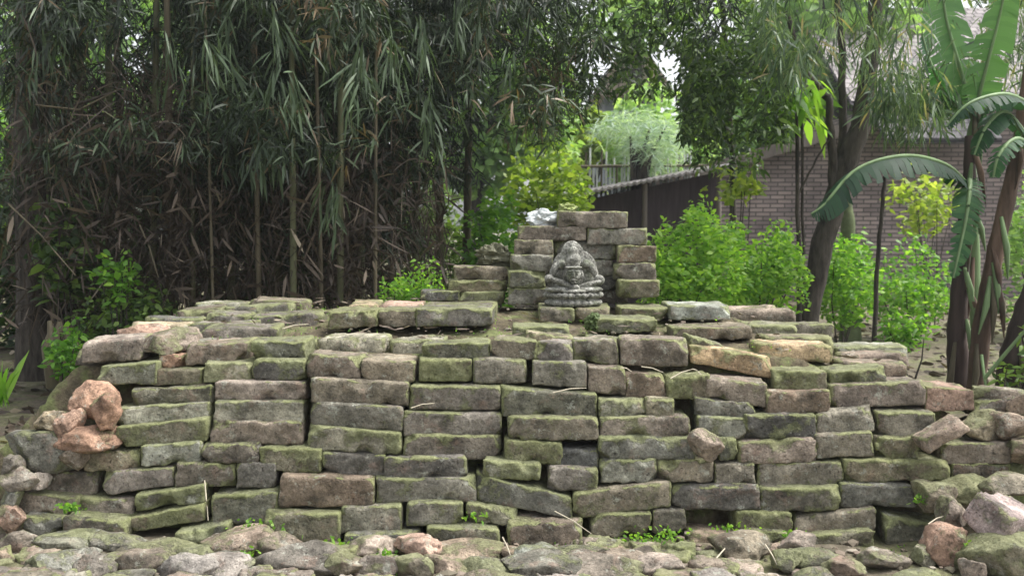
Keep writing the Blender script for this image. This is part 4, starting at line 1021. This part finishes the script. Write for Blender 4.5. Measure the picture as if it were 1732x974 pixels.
def brickwall_material():
    m = Mat("house_brickwork"); geo = m.n('ShaderNodeNewGeometry')
    sx = m.n('ShaderNodeSeparateXYZ'); m.l(geo.outputs['Position'], sx.inputs[0])
    cb = m.n('ShaderNodeCombineXYZ'); m.l(m.math('ADD', sx.outputs['X'], sx.outputs['Y']), cb.inputs[0]); m.l(sx.outputs['Z'], cb.inputs[1])
    bt = m.n('ShaderNodeTexBrick'); m.l(cb.outputs[0], bt.inputs['Vector'])
    bt.inputs['Color1'].default_value = (0.33, 0.265, 0.25, 1); bt.inputs['Color2'].default_value = (0.21, 0.17, 0.168, 1)
    bt.inputs['Mortar'].default_value = (0.10, 0.09, 0.085, 1); bt.inputs['Scale'].default_value = 1.0
    bt.inputs['Brick Width'].default_value = 0.21; bt.inputs['Row Height'].default_value = 0.062; bt.inputs['Mortar Size'].default_value = 0.010
    n1 = m.noise(geo.outputs['Position'], 1.5, 6, 0.6)
    c = m.mix(1.0, bt.outputs['Color'], m.ramp(n1, [(0.3, (0.7,) * 3), (0.7, (1.3,) * 3)]), 'MULTIPLY')
    m.l(c, m.b.inputs['Base Color']); m.b.inputs['Roughness'].default_value = 0.95
    m.bump(bt.outputs['Fac'], -0.6, 0.02); return m.m
def tile_material(name, c1, c2, row=0.28):
    m = Mat(name); geo = m.n('ShaderNodeNewGeometry')
    sx = m.n('ShaderNodeSeparateXYZ'); m.l(geo.outputs['Position'], sx.inputs[0])
    cb = m.n('ShaderNodeCombineXYZ'); m.l(sx.outputs['X'], cb.inputs[0]); m.l(m.math('ADD', sx.outputs['Y'], sx.outputs['Z']), cb.inputs[1])
    bt = m.n('ShaderNodeTexBrick'); m.l(cb.outputs[0], bt.inputs['Vector'])
    bt.inputs['Color1'].default_value = (*c1, 1); bt.inputs['Color2'].default_value = (*c2, 1); bt.inputs['Mortar'].default_value = tuple(c * .3 for c in c2) + (1,)
    bt.inputs['Scale'].default_value = 1.0; bt.inputs['Brick Width'].default_value = 0.22; bt.inputs['Row Height'].default_value = row; bt.inputs['Mortar Size'].default_value = 0.02
    m.l(bt.outputs['Color'], m.b.inputs['Base Color']); m.b.inputs['Roughness'].default_value = 0.8
    m.bump(bt.outputs['Fac'], -0.8, 0.03); return m.m
M_WALL = brickwall_material()
M_TILE = tile_material("grey_roof_tiles", (0.30, 0.27, 0.27), (0.18, 0.16, 0.165))
M_TILED = tile_material("dark_roof_tiles", (0.10, 0.095, 0.10), (0.055, 0.05, 0.055))
M_WOOD = plain("grey_weathered_wood", (0.14, 0.12, 0.105), 0.4, 12, 0.9, (1, 1, .2))

def brick_house():
    Y = 14.6; root = empty("brick_house", (5.5, Y + 2, 0)); tag(root, "pinkish bare brick house with a sloping gable edge behind the leaning tree", "house")
    L_, R_ = P(1135, 305, Y), P(1640, 155, Y)
    xl, zl, xr, zr = L_.x, L_.z, R_.x, R_.z
    bm = bmesh.new(); prism(bm, [(xl, -0.3), (xr + (xr - xl), -0.3), (xr + (xr - xl), zl), (xr, zr), (xl, zl)], Y, Y + 6); bobj("wall", bm, M_WALL, root)
    def slab(xa, za, xb, zb, name, mat, y0=Y - 0.35, y1=Y + 6.3, th=0.07):
        bm = bmesh.new(); prism(bm, [(xa, za + 0.01), (xb, zb + 0.01), (xb, zb + th), (xa, za + th)], y0, y1); return bobj(name, bm, mat, root)
    sl_ = (zr - zl) / (xr - xl)
    slab(xl - 0.5, zl - 0.5 * sl_, xr, zr, "roof", M_TILED); slab(xr, zr, 2 * xr - xl + .5, zl - 0.5 * sl_, "roof", M_TILED)
    c0, c1 = P(1480, 246, Y - .5), P(1480, 168, Y - .02); xe = P(1645, 200, Y).x          # lean-to roof along the front
    bm = bmesh.new(); q = [bm.verts.new(v) for v in ((c0.x, Y - .9, c0.z), (xe, Y - .9, c0.z), (xe, Y - .02, c1.z), (c0.x, Y - .02, c1.z), (c0.x, Y - .9, c0.z + .07), (xe, Y - .9, c0.z + .07), (xe, Y - .02, c1.z + .07), (c0.x, Y - .02, c1.z + .07))]
    for f in ((0, 3, 2, 1), (4, 5, 6, 7), (0, 1, 5, 4), (3, 7, 6, 2), (0, 4, 7, 3), (1, 2, 6, 5)): bm.faces.new([q[i] for i in f])
    bobj("porch_roof", bm, M_TILED, root)
    bm = bmesh.new(); prism(bm, [(xl - 0.52, zl - 0.52 * sl_ - 0.09), (xr, zr - 0.09), (xr, zr + 0.085), (xl - 0.52, zl - 0.52 * sl_ + 0.085)], Y - 0.40, Y - 0.352); bobj("barge_board", bm, M_WOOD, root)
brick_house()
def tiled_house():
    Y = 19.0; root = empty("tiled_house", (9, Y + 2, 0)); tag(root, "far house with a grey tiled roof facing the ruin, above the banana plants", "house")
    a, b = P(1440, 178, Y), P(1440, 20, Y + 4)
    x0, x1 = a.x, P(1900, 100, Y).x
    bm = bmesh.new(); box_bm(bm, x0 + .4, x1 - .4, Y + .5, Y + 7.5, -0.3, a.z - 0.05); bobj("wall", bm, M_WALL, root)
    bm = bmesh.new()
    for (ya, za, yb, zb) in ((Y, a.z, Y + 4, b.z), (Y + 8, a.z, Y + 4.001, b.z)):
        v = [bm.verts.new(p) for p in ((x0, ya, za), (x1, ya, za), (x1, yb, zb), (x0, yb, zb))]; bm.faces.new(v)
        v = [bm.verts.new((p.co.x, p.co.y, p.co.z + .08)) for p in v]; bm.faces.new(v)
    bobj("roof", bm, M_TILE, root)
tiled_house()
def shed():
    Y = 11.5; root = empty("low_shed", (1.6, Y + 1, 0)); tag(root, "low dark shed with a thin sloping roof behind the small wall", "shed")
    A, B = P(940, 338, Y), P(1236, 282, Y)
    bm = bmesh.new(); prism(bm, [(A.x + .15, -.2), (B.x - .1, -.2), (B.x - .1, B.z - .05), (A.x + .15, A.z - .04)], Y + .3, Y + 2.3); bobj("wall", bm, plain("dark_plank_wall", (0.055, 0.042, 0.048), 0.4, 9, .9, (3, 3, .3)), root)
    # corrugated sheet roof
    bm = bmesh.new(); n_ = 90; top, bot = [], []
    for i in range(n_ + 1):
        t = i / n_; x = A.x + (B.x - A.x) * t; z = A.z + (B.z - A.z) * t + 0.012 * math.sin(i * 1.9)
        top.append([bm.verts.new((x, yy, z + .03 + (yy - Y) * .03)) for yy in (Y, Y + 2.6)]); bot.append([bm.verts.new((x, yy, z + (yy - Y) * .03)) for yy in (Y, Y + 2.6)])
    for i in range(n_):
        bm.faces.new((top[i][0], top[i + 1][0], top[i + 1][1], top[i][1])); bm.faces.new((bot[i][0], bot[i][1], bot[i + 1][1], bot[i + 1][0]))
        bm.faces.new((bot[i][0], bot[i + 1][0], top[i + 1][0], top[i][0])); bm.faces.new((bot[i][1], top[i][1], top[i + 1][1], bot[i + 1][1]))
    bobj("roof", bm, plain("rusty_grey_sheet", (0.24, 0.22, 0.22), 0.4, 6, .6), root)
    for px in (965, 1090, 1215):
        p = P(px, 400, Y + .15); zt = A.z + (B.z - A.z) * ((p.x - A.x) / (B.x - A.x))
        tubes_obj("post", [tube([Vector((p.x, Y + .15, -.1)), Vector((p.x, Y + .15, zt - .01))], [.035, .03], 8)], M_WOOD, root, root.location)
shed()
M_PICKET = plain('bleached_bamboo', (0.50, 0.52, 0.50), 0.2, 8)
def picket_fence():
    Y = 13.6; root = empty("picket_fence", (P(1070, 300, Y).x, Y, 0)); tag(root, "pale upright bamboo picket fence beyond the shed roof", "fence")
    rg = random.Random(5)
    for i in range(34):
        px = 965 + i * 6.6 + rg.uniform(-1.5, 1.5); z = P(px, rg.uniform(250, 282), Y); b_ = Vector((z.x + rg.uniform(-.03, .03), Y, -.1))
        tubes_obj("picket", [tube([b_, z], [.022, .012], 6)], M_PICKET if i % 4 else M_CULMDRY, root, root.location)
    a, b = P(960, 282, Y - .03), P(1190, 280, Y - .03); tubes_obj("rail", [tube([a, b], [.02, .02], 6)], M_CULMDRY, root, root.location)
picket_fence()
def far_house():
    Y = 27.0; root = empty("grey_house", (P(1060, 170, Y).x, Y, 0)); tag(root, "far grey building glimpsed through the bright opening in the trees", "house")
    a, b = P(1025, 215, Y), P(1120, 162, Y)
    bm = bmesh.new(); box_bm(bm, a.x, b.x, Y + .4, Y + 6, -.3, b.z); bobj("wall", bm, plain("grey_plaster", (0.22, 0.24, 0.27), .2, 2), root)
    bm = bmesh.new(); prism(bm, [(a.x - .4, b.z), (b.x + .4, b.z), (b.x - .6, b.z + 1.5), (a.x + .6, b.z + 1.5)], Y, Y + 6.4); bobj("roof", bm, tile_material("red_roof_tiles", (0.62, 0.50, 0.48), (0.5, 0.38, 0.37)), root)
far_house()

# ------------------------------------------------------------------ far trees
def far_tree(x0, x1, yt, yb, Y, n_, mat, label, seed, Lr=(0.16, 0.34), lump=-0.2, mu=0.5, Wr=(.35, .6)):
    rng = np.random.default_rng(seed + 500); a, b = P(x0, yt, Y), P(x1, yb, Y); cx_, hx = (a.x + b.x) / 2, (b.x - a.x) / 2
    root = empty("background_tree", (cx_, Y, 0)); tag(root, label, "tree", "trees beyond the thicket")
    u = unit(rng.normal(size=(n_, 3))) * (rng.random((n_, 1)) ** .35)
    Pn = np.stack([cx_ + u[:, 0] * hx, Y + u[:, 1] * hx * .7, (a.z + b.z) / 2 + u[:, 2] * (a.z - b.z) / 2], 1)
    keep = np.array([noise.noise(Vector(p) * 0.9 + Vector((seed, 1, 0))) + .5 * noise.noise(Vector(p) * 2.6) > lump for p in Pn]); Pn = Pn[keep]
    f = ovate(Pn, rng, Lr, Wr, mu, .25, .1, .4); leaves("crown", *f, mat, root, rng, root.location)
    zc = (a.z + b.z) / 2; T = [tube([Vector((cx_, Y, -.1)), Vector((cx_ + .1, Y, zc * .6)), Vector((cx_, Y, zc))], [.16, .12, .06], 8)]
    for k in range(5):
        e_ = Vector(Pn[rng.integers(len(Pn))]); T.append(tube([Vector((cx_, Y, zc * .6)), (Vector((cx_, Y, zc * .6)) + e_) / 2 + Vector((0, 0, .2)), e_], [.06, .04, .015], 6))
    tubes_obj("trunk", T, M_BARK, root, root.location); return root
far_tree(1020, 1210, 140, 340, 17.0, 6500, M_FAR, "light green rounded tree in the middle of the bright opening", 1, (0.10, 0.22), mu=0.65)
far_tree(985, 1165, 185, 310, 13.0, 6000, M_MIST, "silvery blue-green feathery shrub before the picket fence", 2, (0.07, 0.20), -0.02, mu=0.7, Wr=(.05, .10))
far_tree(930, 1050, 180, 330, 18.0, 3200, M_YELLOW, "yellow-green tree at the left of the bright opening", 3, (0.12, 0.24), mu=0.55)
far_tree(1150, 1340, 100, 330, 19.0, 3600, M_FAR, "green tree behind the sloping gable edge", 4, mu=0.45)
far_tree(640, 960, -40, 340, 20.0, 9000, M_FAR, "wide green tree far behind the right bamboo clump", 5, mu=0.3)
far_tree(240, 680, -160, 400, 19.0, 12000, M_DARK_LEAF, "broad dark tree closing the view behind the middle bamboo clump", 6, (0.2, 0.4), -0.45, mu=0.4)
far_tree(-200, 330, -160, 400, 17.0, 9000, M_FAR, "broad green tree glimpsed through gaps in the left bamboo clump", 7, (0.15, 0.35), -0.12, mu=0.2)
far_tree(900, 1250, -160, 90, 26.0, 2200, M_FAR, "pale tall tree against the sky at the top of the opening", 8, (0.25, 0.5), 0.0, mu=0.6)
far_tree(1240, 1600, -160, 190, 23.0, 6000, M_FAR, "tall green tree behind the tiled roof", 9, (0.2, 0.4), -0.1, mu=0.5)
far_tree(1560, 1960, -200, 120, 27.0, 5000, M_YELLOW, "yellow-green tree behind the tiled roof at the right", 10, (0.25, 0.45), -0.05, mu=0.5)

# dark leafy backdrop added so no light shows through the thicket
shrub("backdrop_shrub", -60, 330, 200, 640, 8.9, 1.4, 9000, (0.07, 0.14), M_DARK_LEAF, "dark shrub mass added as a backdrop behind the left bamboo clump", "shrub", "dark backdrop shrubs behind the bamboo", 31, lump=-0.6, mu=0.2)
shrub("backdrop_shrub", 280, 700, 160, 640, 8.9, 1.4, 10000, (0.07, 0.14), M_DARK_LEAF, "dark shrub mass added as a backdrop behind the middle bamboo clump", "shrub", "dark backdrop shrubs behind the bamboo", 32, lump=-0.7, mu=0.15)

# ------------------------------------------------------------------ litter, straws, small plants on the ruin
def litter():
    rng = np.random.default_rng(8); n_ = 9000
    X = rng.uniform(-6, 8, n_); Y = rng.uniform(4.2, 13, n_)
    Z = np.array([max(ground_z(x, y), mound(x, y)) + 0.012 for x, y in zip(X, Y)])
    k = ~((np.abs(X) < 1.9) & (Y < 5.5)) ; X, Y, Z = X[k], Y[k], Z[k]; n_ = len(X)
    D = rng.normal(size=(n_, 3)) * np.array([1, 1, .15])
    o = leaves("leaf_litter", np.stack([X, Y, Z], 1), D, rng.uniform(.05, .14, n_), rng.uniform(.015, .045, n_), rng.beta(2, 1.3, n_), rng.uniform(-.1, .1, n_), M_DRY, None, rng)
    tag(o, "dry fallen leaves covering the earth round the ruin", "leaf litter", kind="stuff")
    n_ = 900; X = rng.uniform(-2.2, 2.3, n_); Y = np.where(rng.random(n_) < .6, rng.uniform(3.05, 3.6, n_), rng.uniform(3.98, 5.2, n_))
    Z = np.array([(ground_z(x, y) + 0.03) if y < 3.7 else mound(x, y) + 0.052 for x, y in zip(X, Y)]); k = Z > 0.0; X, Y, Z = X[k], Y[k], Z[k]; n_ = len(X)
    D = rng.normal(size=(n_, 3)) * np.array([1, 1, .12])
    o = leaves("fallen_leaves", np.stack([X, Y, Z], 1), D, rng.uniform(.03, .09, n_), rng.uniform(.005, .011, n_), rng.uniform(.6, 1, n_), rng.uniform(-.05, .1, n_), M_DRY, None, rng)
    tag(o, "dry bamboo leaves fallen on the platform top and the rubble", "fallen leaves", kind="stuff")
    n_ = 3600; X = rng.uniform(-2.3, 2.4, n_); Y = np.where(rng.random(n_) < .45, rng.uniform(3.05, 3.66, n_), rng.uniform(3.95, 5.3, n_))
    keep = [noise.noise(Vector((x * 2.2, y * 2.2, 7))) > 0.05 for x, y in zip(X, Y)]; X, Y = X[keep], Y[keep]; n_ = len(X)
    Z = np.array([max(ground_z(x, y), (mound(x, y) + 0.03) if y > 3.8 else -1) for x, y in zip(X, Y)])
    D = rng.normal(size=(n_, 3)) * .6; D[:, 2] = 1
    o = leaves("grass", np.stack([X, Y, Z], 1), D, rng.uniform(.008, .026, n_), rng.uniform(.003, .007, n_), rng.uniform(.1, .9, n_), rng.uniform(0, .5, n_), M_BUSH, None, rng)
    tag(o, "tiny green weeds and grass sprouting between the bricks", "grass", kind="stuff")
litter()
STR = [((935, 664, 3.77), (992, 656, 3.79), "pale bent straw on the long mossy brick at the centre"),
       ((1134, 640, 3.80), (1172, 624, 3.84), "white straw lying on the mossy brick right of centre"),
       ((1172, 624, 3.82), (1186, 634, 3.80), "short white straw tip touching the longer one right of centre"),
       ((1050, 622, 3.84), (1068, 628, 3.84), "white bark chip left on the reddish ledge"),
       ((1085, 620, 3.84), (1122, 630, 3.82), "white bark chip right on the reddish ledge"),
       ((938, 864, 3.55), (1000, 902, 3.52), "straw leaning down across the low centre bricks"),
       ((972, 936, 3.44), (998, 918, 3.46), "pale splinter on the ground at the centre"),
       ((1206, 950, 3.30), (1242, 914, 3.42), "pale splinter before the low reddish brick"),
       ((1570, 886, 3.44), (1598, 872, 3.48), "white twig beside the small pink stone"),
       ((850, 908, 3.44), (866, 946, 3.36), "dry grass stalk before the centre of the wall"),
       ((470, 962, 3.26), (520, 944, 3.36), "dry twig over the large domed reddish piece"),
       ((478, 556, 4.10), (522, 548, 4.14), "pale stick lying on the top at the left"),
       ((695, 690, 3.74), (735, 682, 3.75), "curved dry stem between two centre-left bricks"),
       ((346, 812, 3.60), (352, 880, 3.54), "pale grass stalk standing in the gap at the left"),
       ((1294, 920, 3.34), (1316, 958, 3.28), "dry stalk on the ground right of centre")]
for i, (a, b, lab) in enumerate(STR):
    stick(a, b, 0.0026, M_STRAW, "straw", lab, "straw", 0.006, "straws and splinters on the bricks")
def sprig(px, py, Y, n_, label, s=0.03, seed=0, mat=None):
    rng = np.random.default_rng(seed); b = P(px, py, Y); root = empty("weed_sprig", tuple(b)); tag(root, label, "weed", "weeds in the wall")
    C = np.array([b[:]]) + rng.normal(size=(n_, 3)) * np.array([s * 1.6, s * .5, s * .45]); D = rng.normal(size=(n_, 3)); D[:, 1] -= .6; D[:, 2] += .5
    leaves("foliage", C, D, rng.uniform(.012, .024, n_), rng.uniform(.008, .015, n_), rng.uniform(.3, 1, n_), rng.uniform(0, .4, n_), mat or M_BUSH, root, rng, root.location)
sprig(1085, 910, 3.55, 60, "clover-like weed under the low grey brick right of centre", .032, 1)
sprig(1130, 903, 3.55, 60, "clover-like weed at the foot of the small grey block", .03, 2)
sprig(1236, 892, 3.55, 30, "tiny pale weed in the dark hollow right of centre", .02, 3)
sprig(1338, 902, 3.55, 22, "tiny weed beside the rounded mossy low brick", .014, 4)
sprig(440, 888, 3.55, 60, "green weed between two low mossy bricks at the left", .03, 5)
sprig(565, 922, 3.5, 50, "green weed at the foot of the large mossy low brick", .03, 6)
sprig(660, 935, 3.42, 30, "pale green weed before the pinkish chunk", .02, 7)
sprig(800, 872, 3.56, 24, "pale weed on the mossy brick left of centre", .014, 8)
sprig(1560, 846, 3.58, 26, "small weed in the hollow at the right", .016, 9)
sprig(1652, 918, 3.3, 30, "pale weed between the orange block and the corner block", .02, 10)
sprig(118, 858, 3.6, 70, "bright green moss tuft on a brick end at the lower left", .016, 11)
sprig(410, 938, 3.4, 40, "weed beside the pinkish knobbly lump", .02, 12)

# ------------------------------------------------------------------ thin damp air
def haze():
    bm = bmesh.new(); box_bm(bm, -88, 88, -18, 150, -1.3, 45)
    m = bpy.data.materials.new("haze"); m.use_nodes = True; t = m.node_tree; t.nodes.clear()
    v = t.nodes.new("ShaderNodeVolumePrincipled"); v.inputs['Color'].default_value = (0.82, 0.88, 0.92, 1); v.inputs['Density'].default_value = HAZE
    v.inputs['Anisotropy'].default_value = 0.3
    o = t.nodes.new("ShaderNodeOutputMaterial"); t.links.new(v.outputs[0], o.inputs['Volume'])
    h = bobj("haze", bm, m); tag(h, "thin bluish haze in the air among the trees", "haze", kind="stuff")
HAZE = 0.0016
haze()
